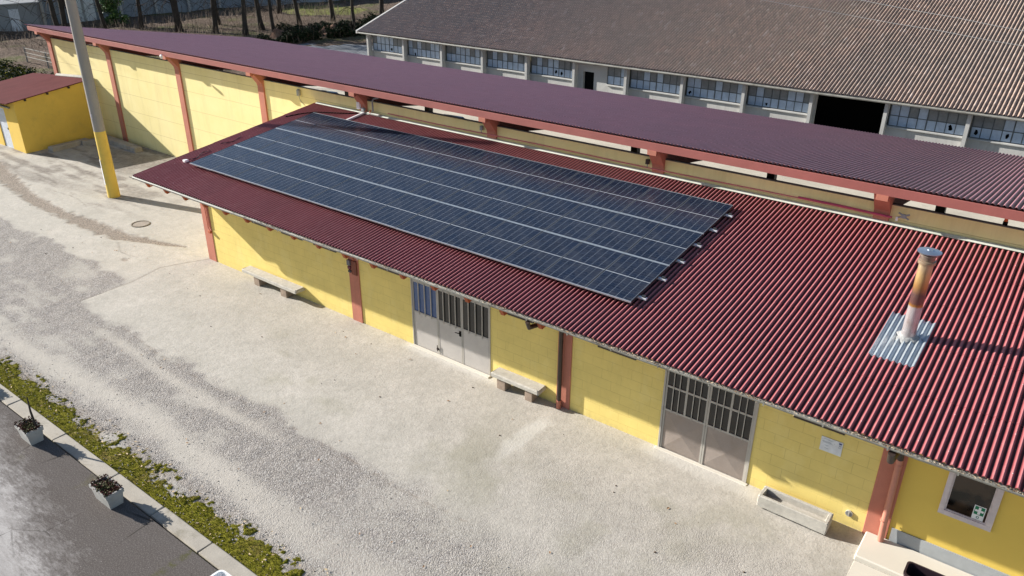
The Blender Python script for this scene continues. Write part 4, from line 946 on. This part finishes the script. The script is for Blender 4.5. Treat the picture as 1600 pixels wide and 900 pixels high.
for a in (.5, -.5, 2.64, -2.64): b.tube([(-3.12, 6.08, 4.38), (-3.12+.14*math.cos(a), 6.08, 4.38+.13*math.sin(a))], .022, 5)
b.bbox(-3.17, -3.07, 6.06, 6.1, 4.33, 4.43, .005); b.build('plate', M['grey'], s); b = MB(); b.bbox(-3.28, -3.23, 6.05, 6.11, 4.24, 4.34, .01); b.build('tag', M['white'], s)
s = thing('beacon_lamp', (-1.1, 6.24, 4.6), 'small orange warning beacon on top of the cream wall at right', 'lamp')
b = MB(); b.tube([(-1.1, 6.24, 4.60), (-1.1, 6.24, 4.68)], .05, 12); b.build('base', M['black'], s)
b = MB(); b.tube([(-1.1, 6.24, 4.68), (-1.1, 6.24, 4.78), (-1.1, 6.24, 4.80)], [.04, .036, .02], 12); b.build('dome', simple('orange lens', (.75, .13, .02), .25), s)
s = thing('floodlight', (-33.3, 5.6, 4.9), 'small white spotlight under the shelter eave near the pole', 'lamp')
b = MB(); b.tube([(-33.45, 5.5, 4.98), (-33.3, 5.42, 4.93)], [.05, .07], 10); b.build('head', M['white'], s); b = MB(); b.tube([(-33.5, 5.6, 5.02), (-33.45, 5.52, 4.98)], .015, 5); b.build('arm', M['grey'], s)
# cable sagging behind the wall gap
s = thing('overhead_cable', (-8, 9, 4.6), 'thin black cable sagging behind the wall gap under the shelter roof', 'cable')
b = MB(); b.tube([(-9.0+u*6, 6.6, 4.87-.9*(u-u*u)*1.0) for u in [k/10 for k in range(11)]], .008, 5); b.build('cable', M['black'], s)

# cars in the shelter
def car(x, y, label, colr):
    t = thing('parked_car', (x, y, 0), label, 'car', 'cars parked under the shelter'); t_car = t
    prof = [(-2.05, .35), (-2.1, .62), (-1.95, .80), (-1.2, .92), (-.55, 1.38), (.75, 1.42), (1.55, 1.02), (2.0, .92), (2.08, .6), (2.05, .35)]
    b = MB(); ys = [(-.85, .94), (-.80, 1.0), (.80, 1.0), (.85, .94)]
    vs = [];
    for yy, k in ys:
        for px, pz in prof:
            ins = 0 if pz < .95 else (.14 if abs(yy) > .81 else .10)
            vs.append((x+px*k, y+math.copysign(max(0, abs(yy)-ins), yy), pz if pz < .4 else .3+(pz-.3)*k))
    n = len(prof); fs = [(i*n+k, i*n+(k+1) % n, (i+1)*n+(k+1) % n, (i+1)*n+k) for i in range(3) for k in range(n)]+[tuple(range(n)), tuple(reversed(range(3*n, 4*n)))]
    b.add(vs, fs); b.build('body', Mat_paint(colr), t, smooth='auto')
    g = simple('car glass', (.10, .17, .22), .1, 0, .6)
    b = MB(); b.add([(x-1.17, y-.62, .965), (x-1.17, y+.62, .965), (x-.60, y+.55, 1.365), (x-.60, y-.55, 1.365)], [(0, 1, 2, 3)]); b.v = [(p[0]-.012, p[1], p[2]+.014) for p in b.v]; b.build('windscreen', g, t)
    b = MB(); b.add([(x+.82, y-.55, 1.42), (x+.82, y+.55, 1.42), (x+1.5, y+.62, 1.07), (x+1.5, y-.62, 1.07)], [(0, 1, 2, 3)]); b.v = [(p[0]+.01, p[1], p[2]+.014) for p in b.v]; b.build('rear_window', g, t)
    for sgn in (-1, 1):
        b = MB(); b.add([(x-1.0, y+sgn*.765, .99), (x+1.2, y+sgn*.765, 1.04), (x+.7, y+sgn*.735, 1.33), (x-.5, y+sgn*.735, 1.31)], [(0, 1, 2, 3)]); b.build('side_window', g, t)
        for wx in (-1.3, 1.3):
            b = MB(); b.tube([(x+wx, y+sgn*.70, .31), (x+wx, y+sgn*.87, .31)], .31, 18); w = b.build('wheel', simple('tyre', (.02, .02, .02), .8), t); b = MB(); b.tube([(x+wx, y+sgn*.872, .31), (x+wx, y+sgn*.885, .31)], .19, 14); b.build('rim', M['alu'], w)
        b = MB(); b.bbox(x-2.10, x-1.96, y+sgn*.6-.14, y+sgn*.6+.14, .62, .74, .02); b.build('headlight', M['white'], t)
    t.location.z = -.45
def Mat_paint(c):
    m = Mat('car paint', .25, .3, .5); m.col(m.mix(m.ramp(m.noise(30, 2), [(.3, 0.0), (.7, 1.0)]), sc_(c, .9), c)); m.p.inputs['Coat Weight'].default_value = .5; return m.m
car(-27.6, 17.2, 'dark blue car glimpsed through the gap right of the electrical boxes', (.02, .06, .16))
car(-37.4, 17.2, 'blue car glimpsed through the wall gap near the wall siren', (.05, .12, .20))

# ------------------------------------------------------------------ small shed
hut = thing('yellow_shed', (-44, 4, 0), 'small yellow lean-to shed with maroon roof at the left edge', 'building')
hm = weathered('ochre plaster', (.76, .52, .10), .85, .08, .9, 40, .25, .005, stain=(.46, .33, .10), stain_amt=.35)
def hz(x, y): return 2.50+(x+40.95)*.079+(y-1.85)*.109
b = MB(); b.box(-42.42, -41.30, 2.05, 2.25, -.1, 2.30); b.box(-43.40, -42.421, 2.05, 2.25, 2.0, 2.30); b.box(-48, -43.401, 2.05, 2.25, -.1, 2.1)
fr = [(-41.12, 2.05), (-41.46, 6.19), (-41.66, 6.19), (-41.30, 2.251)]; b.add([(x, y, -.1) for x, y in fr]+[(x, y, hz(x, y)-.03) for x, y in fr], [(3, 2, 1, 0), (4, 5, 6, 7), (0, 1, 5, 4), (1, 2, 6, 5), (2, 3, 7, 6), (3, 0, 4, 7)])
b.add([(-41.301, 2.05, -.1), (-41.12, 2.05, -.1), (-41.12, 2.05, hz(-41.12, 2.05)-.03), (-41.301, 2.05, hz(-41.3, 2.05)-.03)], [(0, 1, 2, 3)])
b.add([(-48, 2.06, 2.09), (-41.301, 2.06, 2.29), (-41.301, 2.06, hz(-41.3, 2.06)-.03), (-48, 2.06, hz(-48, 2.06)-.03)], [(0, 1, 2, 3)])
b.build('wall', hm, hut)
fr = [(-40.90, 1.66), (-41.42, 6.185), (-48.3, 6.185), (-48.3, 1.66)]
b = MB(); b.add([(x, y, hz(x, y)-.02) for x, y in fr]+[(x, y, hz(x, y)+.02) for x, y in fr], [(3, 2, 1, 0), (4, 5, 6, 7), (0, 1, 5, 4), (1, 2, 6, 5), (2, 3, 7, 6), (3, 0, 4, 7)]); b.build('roof', weathered('maroon sheet roof', (.105, .030, .032), .95, .14, 1.2, 40, .3, .005, spec=.05), hut)
b = MB(); b.add([(x, y, hz(x, 6.1)+dz) for x in (-45.3, -41.42) for y, dz in ((6.02, .022), (6.125, .022), (6.125, .13), (6.10, .13), (6.02, .05))], [(0, 1, 2, 3, 4), (9, 8, 7, 6, 5)]+[(k, k+5, (k+1) % 5+5, (k+1) % 5) for k in range(5)]); b.build('flashing', M['conc'], hut)
b = MB(); b.box(-43.40, -42.42, 2.09, 2.13, 0, 2.0); d = b.build('door', simple('pale door', (.58, .62, .68), .5), hut); b = MB(); b.box(-42.52, -42.48, 2.04, 2.09, .95, 1.05); b.build('handle', M['darkmetal'], d)
b = MB(); b.tube([(-48, 1.60, 1.93), (-41.5, 1.60, 2.44)], .06, 8); b.build('gutter', M['gutter'], hut, smooth='auto')
b = MB(); b.tube([(-43.6, 1.98, 2.12), (-41.55, 1.98, 2.16)], .045, 8); b.build('strip_lamp', M['gutter'], hut, smooth='auto')
for y in (2.6, 3.7, 4.8, 5.8):
    xq = -41.12-(y-2.05)*.082; b = MB(); z = hz(xq, y)-.02; b.box(xq+.001, xq+.10, y-.04, y+.04, z-.10, z-.012); b.build('purlin_end', M['darkmetal'], hut)
for i, (x, y, L, a, lab) in enumerate(((-41.0+.35, 3.9, 2.0, R(98), 'weathered stone slab lying along the shed wall'), (-38.9, 5.62, 3.6, R(-2.5), 'long pale stone slab lying at the foot of the cream wall'), (-40.2, 5.0, 1.2, R(60), 'short stone block between shed corner and long slab'))):
    b = MB(); b.bbox(-L/2, L/2, -.2, .2, 0.0, .24, .03, jit=.015); o = b.build('stone_slab', weathered('old stone slab', (.40, .36, .31), .9, .25, 3, 30, .6, .012, stain=(.22, .17, .12), stain_amt=.6)); o.location = (x, y, -.01); o.rotation_euler.z = a; tag(o, lab, 'stone slab', 'stone slabs near the shed')

# ------------------------------------------------------------------ barn
bn = thing('old_barn', (-18, 30, 0), 'old concrete barn with weathered terracotta tiled roof and wired glass windows', 'building')
BY = 24.02; TA = math.tan(R(18.3))
FX = [-4.38-3.235*k for k in range(12)]; FX = [3.235*2-4.38, 3.235-4.38]+FX
FX.sort()
def bz(y): return 3.53+(y-23.5)*TA
for x in FX:
    b = MB(); b.box(x-.075, x+.075, 23.68, BY-.001, -.5, 3.50); b.build('pier', M['barnconc'], bn)
for i in range(len(FX)-1):
    a, c = FX[i]-.0, FX[i+1]; a0, c0 = a, c
    xm = (a+c)/2
    kind = 'win'
    if abs(xm+9.2) < 1.2: kind = 'open'
    if abs(xm+22.1) < 1.2: kind = 'door'
    b = MB()
    if kind == 'open':
        b.box(a+.0, a+.12, BY, BY+.25, -.1, 3.5); b.box(a+.12, c, BY, BY+.25, 3.34, 3.5); b.build('wall', M['barnconc'], bn)
        b = MB(); b.box(a-2, c+2, BY+3.5, BY+3.6, -.1, 3.6); b.box(a-2, c+2, BY+.26, BY+3.5, -.05, -.03); b.box(a-2, a-1.9, BY+.26, BY+3.5, -.02, 3.6); b.box(c+1.9, c+2, BY+.26, BY+3.5, -.02, 3.6)
        b.build('opening_interior', M['black'], bn); continue
    if kind == 'door':
        dx0, dx1 = a+.42, a+1.12; wx0 = c-1.30
        b.box(a, dx0, BY, BY+.25, -.1, 3.5); b.box(dx0, dx1, BY, BY+.25, 2.86, 3.5); b.box(dx1, wx0, BY, BY+.25, -.1, 3.5); b.box(wx0, c, BY, BY+.25, -.1, 2.34); b.box(wx0, c, BY, BY+.25, 3.3, 3.5)
        b.build('wall', M['barnconc'], bn)
        b = MB(); b.box(dx0, dx1, BY+.2, BY+.22, -.05, 2.86); b.build('doorway', M['black'], bn)
        wins = [(wx0, c-.09)]
    else:
        b.box(a, c, BY, BY+.25, -.1, 2.34); b.box(a, c, BY, BY+.25, 3.3, 3.5); b.build('wall', M['barnconc'], bn); wins = [(a+.12, c-.09)]
    for (p, q) in wins:
        b = MB(); b.bbox(p, q-.02, BY-.10, BY-.001, 2.28, 2.335, .006); b.build('sill', M['barnconc'], bn)
        fr = MB(); n = 8 if q-p > 2 else 3; z0, z1, zm = 2.34, 3.3, 2.80
        for k in range(n+1):
            x = p+(q-p)*k/n; w = .024 if (k % 4 == 0) else .015; fr.box(x-w, x+w, BY+.05, BY+.09, z0, z1)
        fr.box(p, q, BY+.051, BY+.089, zm-.015, zm+.015); fr.box(p, q, BY+.051, BY+.089, z0, z0+.03); fr.box(p, q, BY+.051, BY+.089, z1-.03, z1)
        w_ = fr.build('window', simple('rusty grey frame', (.10, .115, .12), .7), bn)
        g = MB(); g2 = MB()
        for k in range(n):
            xa, xb = p+(q-p)*k/n+.01, p+(q-p)*(k+1)/n-.01
            tilt = random.uniform(-.004, .004)
            g.box(xa, xb, BY+.066+tilt, BY+.070+tilt, z0+.03, zm-.015, 0)
            g.box(xa, xb, BY+.066-tilt, BY+.070-tilt, zm+.015, z1-.03, 1 if random.random() < .62 else 0)
        # broken holes: dark ragged gaps
        hb = MB()
        for q_ in range(random.choice([0, 1, 1, 2])):
            k = random.randrange(n); cx = p+(q-p)*(k+.5)/n; cz = random.uniform(2.45, 2.65)
            pts = [(cx+.09*random.uniform(.4, 1.1)*math.cos(a_), cz+.13*random.uniform(.4, 1.1)*math.sin(a_)) for a_ in [j*.9 for j in range(7)]]; hb.prism(pts, 'y', BY+.055, BY+.060)
        g.build('panes', [M['barnglass'], M['barnglassdim']], w_)
        if hb.v: hb.build('broken_hole', M['black'], w_)
b = MB(); b.box(FX[0]-.09, FX[0]+.1, BY+.251, 50, -.1, 3.5); b.prism([(24.3, 3.5), (50, 3.5), (50, 3.55), (37.3, bz(37.3)-.2), (24.3, 3.7)], 'x', FX[0]-.08, FX[0]+.1); b.build('gable_wall', M['barnconc'], bn)
b = MB(); b.box(-40.45, 6, 23.50, 23.56, 3.40, 3.475); b.box(-40.42, 6, 23.561, 24.3, 3.501, 3.53); b.build('eave_board', M['barnconc'], bn)
b = MB(); b.tube([(-40.5+k*2.9, 23.44, 3.44+.01*math.sin(k*1.7)) for k in range(17)], .055, 8); b.build('gutter', M['gutter'], bn, smooth='auto')
def tiles(yA, zA, yB, zB, x0, x1, pitch, row, name):
    L = math.hypot(yB-yA, zB-zA); dy, dz = (yB-yA)/L, (zB-zA)/L; nyv, nzv = -dz, dy
    if nzv < 0: nyv, nzv = -nyv, -nzv
    prof = [(0, 0), (.16, .0), (.34, .055), (.54, .072), (.74, .055), (.93, 0)]
    nr = int((x1-x0)/pitch); xs = []; hs = []
    for r in range(nr):
        for u, h in prof: xs.append(x0+(r+u)*pitch); hs.append(h)
    xs = np.array(xs); hs = np.array(hs); rows = int(L/row); V = []; F = []; nx = len(xs); rib = np.repeat(np.arange(nr), len(prof))
    for k in range(rows):
        jit = np.random.uniform(-.002, .003, nr)[rib]; jt = np.random.uniform(-.010, .010, nr)[rib]
        for t, up in ((k*row, .013), ((k+1)*row, 0)):
            tt = t+jt if up > 0 else np.full(nx, t); hh = hs+up+jit
            V.append(np.stack([xs, yA+dy*tt+nyv*hh, zA+dz*tt+nzv*hh], -1))
    for r in range(len(V)-1):
        for i in range(nx-1): F.append((r*nx+i, r*nx+i+1, (r+1)*nx+i+1, (r+1)*nx+i))
    b = MB(); b.add(np.concatenate(V).tolist(), F); return b
tm = Mat('weathered terracotta tiles', .9, 0, .15)
sp = tm.n('ShaderNodeSeparateXYZ'); tm.l(tm.tc(), sp.inputs[0])
cb = tm.n('ShaderNodeCombineXYZ'); tm.l(tm.math('FLOOR', tm.math('DIVIDE', tm.math('ADD', sp.outputs[0], 40.55), .165)), cb.inputs[0]); tm.l(tm.math('FLOOR', tm.math('DIVIDE', sp.outputs[1], .34)), cb.inputs[1])
wn = tm.n('ShaderNodeTexWhiteNoise'); tm.l(cb.outputs[0], wn.inputs['Vector'])
base = tm.ramp(wn.outputs['Value'], [(0, (.29, .22, .18)), (.35, (.355, .265, .215)), (.7, (.40, .29, .23)), (.92, (.45, .32, .25)), (1, (.52, .42, .36))])
big = tm.noise(.22, 5, .65, dist=.5)
base = tm.mix(tm.math('MULTIPLY', tm.ramp(big, [(.35, 0.0), (.65, 1.0)]), .6), base, (.30, .25, .21))
lx = tm.math('MULTIPLY', tm.math('ADD', sp.outputs[0], 12.0), -.05, clamp=True)
base = tm.mix(tm.math('MULTIPLY', lx, .42), base, (.30, .275, .27))
base = tm.mix(tm.math('MULTIPLY', tm.ramp(tm.noise(2.2, 6, .8), [(.52, 0.0), (.75, 1.0)]), .5), base, (.16, .14, .125))
base = tm.mix(tm.math('MULTIPLY', tm.ramp(tm.noise(13, 4, .8), [(.62, 0.0), (.75, 1.0)]), .3), base, (.42, .36, .30))
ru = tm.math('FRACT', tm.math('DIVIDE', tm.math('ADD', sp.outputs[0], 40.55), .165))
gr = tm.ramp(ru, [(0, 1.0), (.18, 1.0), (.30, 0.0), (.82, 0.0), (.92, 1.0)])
base = tm.mix(tm.math('MULTIPLY', gr, .6), base, (.10, .09, .08))   # shade between the ribs painted into the pans
tm.col(base); tm.bump(tm.noise(40, 4, .7), .4, .006)
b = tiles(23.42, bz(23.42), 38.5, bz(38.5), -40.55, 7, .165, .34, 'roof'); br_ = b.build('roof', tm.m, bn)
b = MB(); b.prism([(23.5, bz(23.5)-.02), (38.5, bz(38.5)-.02), (53.5, bz(23.5)-.02), (53.5, bz(23.5)-.12), (38.5, bz(38.5)-.12), (23.5, bz(23.5)-.10)], 'x', -40.42, 6.9); b.build('roof_slab', M['barnconc'], br_)
b = MB(); b.prism([(23.40, bz(23.4)-.1), (38.5, bz(38.5)-.1), (38.5, bz(38.5)+.075), (23.40, bz(23.4)+.075)], 'x', -40.70, -40.552); b.build('verge', M['barnconc'], br_)
for p, q in (((-14.5, 31.3), (-4.2, 29.2)), ((-13.3, 32.9), (-4.2, 30.6))):
    b = MB(); b.tube([(p[0]+(q[0]-p[0])*t, p[1]+(q[1]-p[1])*t, bz(p[1]+(q[1]-p[1])*t)+.13+.02*math.sin(20*t)) for t in [k/12*2.4-.3 for k in range(13)]], .009, 5); b.build('conductor_wire', M['grey'], br_)

# ------------------------------------------------------------------ background: sheds, wall, trees, hedge
bh = thing('long_shed', (-88, 24, 0), 'long low pale shed with a white door behind the trees at top left', 'building')
b = MB(); wm_ = weathered('pale rendered wall', (.34, .345, .34), .9, .12, .3, 10, .2, .01, stain=(.22, .23, .22), stain_amt=.5)
b.prism([(-85.5, 10), (-84.6, 22.6), (-84.9, 22.65), (-85.8, 10)], 'z', -.1, 2.4); b.build('wall', wm_, bh)
b = MB(); b.add([(-85.3, 9.6, 2.42), (-84.35, 22.9, 2.42), (-93, 24.2, 4.4), (-94, 9.0, 4.4), (-85.3, 9.6, 2.52), (-84.35, 22.9, 2.52), (-93, 24.2, 4.5), (-94, 9.0, 4.5)], [(0, 1, 2, 3), (7, 6, 5, 4), (0, 4, 5, 1), (1, 5, 6, 2), (2, 6, 7, 3), (3, 7, 4, 0)]); b.build('roof', weathered('pale grey roof sheets', (.50, .50, .48), .8, .1, .4, 10, .2), bh)
b = MB(); b.prism([(-84.72, 20.1), (-84.66, 20.95), (-84.60, 20.95), (-84.66, 20.1)], 'z', 0, 2.0); b.build('door', M['white'], bh)
t = thing('boundary_wall', (-85.5, 38, 0), 'long pale grey boundary wall behind the row of bare trees', 'wall')
b = MB(); pl = [(-86.8, 22.6), (-86.8, 30), (-86.9, 44), (-84.5, 50), (-82.5, 60), (-80, 72)]
for (p, q) in zip(pl[:-1], pl[1:]): b.add([(p[0], p[1], -.1), (q[0], q[1], -.1), (q[0], q[1], 3.2), (p[0], p[1], 3.2), (p[0]-.3, p[1], -.1), (q[0]-.3, q[1], -.1), (q[0]-.3, q[1], 3.2), (p[0]-.3, p[1], 3.2)], [(0, 1, 2, 3), (4, 7, 6, 5), (3, 2, 6, 7), (0, 3, 7, 4), (1, 5, 6, 2)])
b.build('panels', weathered('bluish grey concrete panels', (.28, .31, .34), .9, .15, .2, 8, .3, .01, stain=(.16, .17, .18), stain_amt=.6, streak=True), t)
b = MB()
for k in range(9): y = 24+k*4; x = -86.75; b.box(x, x+.18, y-.12, y+.12, -.1, 3.25)
b.build('piers', M['barnconc'], t)
b = MB(); b.prism([(-86.7, 26.5), (-86.7, 29.2), (-86.62, 29.2), (-86.62, 26.5)], 'z', 0, 2.7); b.build('gate', M['white'], t)

def grow(b, p, d, L, r, depth, seg, tw):
    n = 4 if depth > 1 else 3; pts = [p]; rad = [r]; q = p.copy(); dd = d.copy()
    for i in range(n):
        dd = (dd+Vector((random.gauss(0, .10), random.gauss(0, .10), random.gauss(0, .06)))).normalized(); q = q+dd*(L/n); pts.append(q.copy()); rad.append(r*(1-.45*(i+1)/n))
    (b if r > .035 else tw).tube(pts, rad, max(3, min(8, seg)), 0, cap=False)
    if depth == 0: return
    for k in range(random.choice([2, 3, 3]) if depth > 1 else 3):
        i = random.randint(1, n); ax = Vector((random.gauss(0, 1), random.gauss(0, 1), random.gauss(0, .3))).normalized()
        nd = (dd*.8+ax*random.uniform(.45, .9)+Vector((0, 0, .1 if depth > 1 else -.2))).normalized(); grow(b, pts[i], nd, L*random.uniform(.55, .8), rad[i]*random.uniform(.5, .7), depth-1, seg-1, tw)
protos = []
def make_tree(seed, H, r, fork):
    random.seed(seed); t = bpy.data.objects.new('bare_tree', None); COL.objects.link(t); tw = MB()
    tr = MB(); pts = []; rad = []; p = Vector((0, 0, -.2)); d = Vector((random.gauss(0, .05), random.gauss(0, .05), 1))
    N = 8
    for i in range(N+1):
        pts.append(p.copy()); f = i/N; rad.append(r*(1.35 if i == 0 else 1.0-.45*f)+random.uniform(-.01, .01)); p = p+(d+Vector((random.gauss(0, .05), random.gauss(0, .05), 0)))*(H/N)
    tr.tube(pts, rad, 10)
    if fork:
        tr.tube([pts[2], pts[2]+Vector((.5, .3, 1.3)), pts[2]+Vector((.8, .5, 3.4))], [rad[2]*.7, rad[2]*.6, rad[2]*.4], 8)
    br = MB()
    for k in range(7):
        a = k*2.4+random.uniform(-.3, .3); i = min(N, 4+k//2+1); grow(br, pts[i], Vector((math.cos(a), math.sin(a), .75)).normalized(), H*.42, rad[i]*.55, 3, 6, tw)
    for k in range(46):   # thin hanging shoots low on the trunk
        i = random.randint(2, 8); a = random.uniform(0, 6.28); L = random.uniform(.8, 3.2); s = pts[i]
        pp = [s, s+Vector((math.cos(a)*L*.4, math.sin(a)*L*.4, L*.15)), s+Vector((math.cos(a)*L*.9, math.sin(a)*L*.9, -L*.15)), s+Vector((math.cos(a)*L*1.2, math.sin(a)*L*1.2, -L*.6))]
        tw.tube(pp, [.026, .019, .013, .007], 3, cap=False)
        for q_ in range(3):
            e = pp[random.choice([1, 2])]; v_ = Vector((random.gauss(0, .5), random.gauss(0, .5), random.uniform(-.7, .3))); tw.tube([e, e+v_*.6, e+v_*1.1+Vector((0, 0, -.15))], [.013, .009, .005], 3, cap=False)
    tr.build('trunk', M['bark'], t, smooth=True); c = MB(); c.v = br.v; c.f = br.f; c.m = br.m; c.add(tw.v, tw.f); c.build('crown', M['twig'], t)
    return t
TREES = [((-77.1, 20.9), 0, 'bare tree with thick dark trunk in front of the pale shed wall'), ((-80.2, 22.9), 3, 'forked bare tree left of the concrete pole before the shed'), ((-78.6, 26.0), 1, 'bare tree just right of the concrete pole'),
 ((-77.6, 28.9), 2, 'bare tree beside the glossy evergreen bush'), ((-73.4, 30.4), 3, 'forked bare tree behind the shelter roof, right of the evergreen bush'), ((-75.9, 32.0), 1, 'slim bare tree close behind the forked one'),
 ((-69.6, 31.8), 0, 'bare tree with a straight mossy trunk left of the middle of the tree row'), ((-73.9, 35.2), 2, 'thin bare tree standing further back on the brown litter'), ((-65.7, 32.4), 1, 'bare tree rising right behind the shelter roof edge'),
 ((-67.9, 35.9), 0, 'leaning bare trunk on the sunlit brown litter'), ((-65.9, 35.8), 2, 'bare tree between the leaning trunk and the lawn'), ((-76.9, 45.0), 3, 'distant bare tree at the left end of the sunny lawn'),
 ((-67.2, 40.0), 1, 'bare tree in front of the sunny lawn'), ((-67.3, 44.4), 0, 'bare tree at the right part of the sunny lawn'), ((-61.6, 42.2), 2, 'bare tree beside the hedge left of the barn'),
 ((-66.0, 50.2), 3, 'bare tree nearest the upper tip of the barn roof'), ((-66.3, 10.4), 0, 'broad dark tree trunk at the left edge above the shed roof')]
tp = [make_tree(s, H, r, f) for s, H, r, f in ((11, 9, .25, False), (23, 10, .22, False), (37, 8.5, .19, False), (51, 9.5, .26, True))]
random.seed(99); used = set()
for (xy, k, lab) in TREES:
    o = tp[k] if k not in used else copy_tree(tp[k]); used.add(k)
    o.location = (xy[0], xy[1], 0); o.rotation_euler.z = random.uniform(0, 6.28); s = random.uniform(.9, 1.15); o.scale = (s, s, s)
    tag(o, lab, 'tree', 'bare trees behind the shelter')
    if xy[0] == -66.3: o.scale = (1.9, 1.9, 1.1)
# evergreen bush
t = thing('evergreen_bush', (-81.5, 28.4, 0), 'glossy green evergreen bush among the bare trees', 'bush', None)
b = MB()
for k in range(24):
    a = random.uniform(0, 6.28); rr = random.uniform(0, 1.1); z = random.uniform(.3, 3.6); rr *= (1-.2*z/3.6)
    leafball(b, (-81.5+math.cos(a)*rr, 28.4+math.sin(a)*rr, z), (.55, .55, .5), 190, .10, [0, 0, 1])
b.build('foliage', [M['green1'], simple('light leaves', (.16, .25, .06), .4, 0, .4)], t)
b = MB(); b.tube([(-81.5, 28.4, -.1), (-81.4, 28.5, 2.5)], [.12, .06], 8); b.build('stem', M['bark'], t)
# clipped hedges
def hedge(p, q, w, h, label, n):
    t = thing('hedge', ((p[0]+q[0])/2, (p[1]+q[1])/2, 0), label, 'hedge', 'dark hedges left of the barn')
    b = MB(); L = math.hypot(q[0]-p[0], q[1]-p[1])
    for k in range(n):
        u = random.random(); a = random.uniform(-1, 1); z = random.random(); x = p[0]+(q[0]-p[0])*u; y = p[1]+(q[1]-p[1])*u; nx, ny = -(q[1]-p[1])/L, (q[0]-p[0])/L
        hh = h*(.75+1.0*noise.noise((x*.5, y*.5, 5))+.5*noise.noise((x*1.7, y*1.7, 9))); leafball(b, (x+nx*a*w/2, y+ny*a*w/2, z*hh), (.14, .14, .12), 7, .075, [0, 0, 0, 1])
    b.build('foliage', [M['green2'], simple('brown hedge twigs', (.070, .050, .030), .8)], t)
hedge((-59.6, 28.6), (-58.4, 35.2), 1.0, 1.1, 'dark clipped hedge in front of the asphalt, left part', 1500)
hedge((-58.6, 36.0), (-57.0, 49.0), 1.1, 1.3, 'dark clipped hedge running towards the barn corner', 3000)
hedge((-63.5, 34.5), (-61.5, 50.0), 1.4, .8, 'low dark bramble hedge behind the clipped hedge', 2600)
# dry earth mounds with brush
for x, y, r_, lab in ((-60.9, 38.6, 1.5, 'reddish brown earth mound between the hedges near the barn'), (-62.0, 33.3, 1.2, 'brown earth heap behind the left part of the hedge')):
    b = MB(); b.grid(lambda u, v: (x+(u*2-1)*r_*1.4, y+(v*2-1)*r_, max(-.1, 1.0*math.exp(-3*((u*2-1)**2+(v*2-1)**2))*(1+.5*noise.noise((u*5, v*5, x))) - .1)), 24, 24)
    o = b.build('earth_mound', weathered('rusty earth', (.20, .11, .07), .95, .3, 1.5, 10, .8, .05), smooth=True); tag(o, lab, 'mound')
# rail fence at left
t = thing('rail_fence', (-64.5, 13.2, 0), 'pale rail fence on the rough ground behind the shed', 'fence')
for (x, y) in ((-66.6, 13.4), (-63.5, 13.5), (-60.3, 13.5)):
    b = MB(); b.tube([(x, y, -.1), (x, y, 1.15)], .05, 6); b.build('post', M['wood'], t)
for z in (.45, .75, 1.08): b = MB(); b.tube([(-66.7, 13.4, z), (-63.5, 13.46, z-.03), (-60.2, 13.46, z)], .035, 6); b.build('rail', M['wood'], t)
b = MB()
for k in range(2200):
    x = random.uniform(-68, -56); y = random.uniform(8.2, 11.0)-.1*(x+60)*.3
    leafball(b, (x, y, random.uniform(0, .8)), (.15, .15, .1), 3, .07, [0, 0, 1])
o = b.build('brambles', [M['green2'], M['moss']]); tag(o, 'dark bramble bank behind the shed at the left edge', 'brambles', kind='stuff')
# undergrowth twigs
b = MB()
for k in range(4200):
    x = random.uniform(-84, -58); y = random.uniform(15, 52)
    a = random.uniform(0, 6.28); h = random.uniform(.2, .9); l = random.uniform(-.3, .3)
    b.tube([(x, y, 0), (x+l, y+random.uniform(-.3, .3), h)], [.018, .008], 3, 0, cap=False)
tag(b.build('undergrowth', simple('dry stems', (.20, .15, .11), .9)), 'dry brown stems in the leaf litter under the trees', 'undergrowth', kind='stuff')
# camera-side ground beyond the far wall is covered by the ground sheet
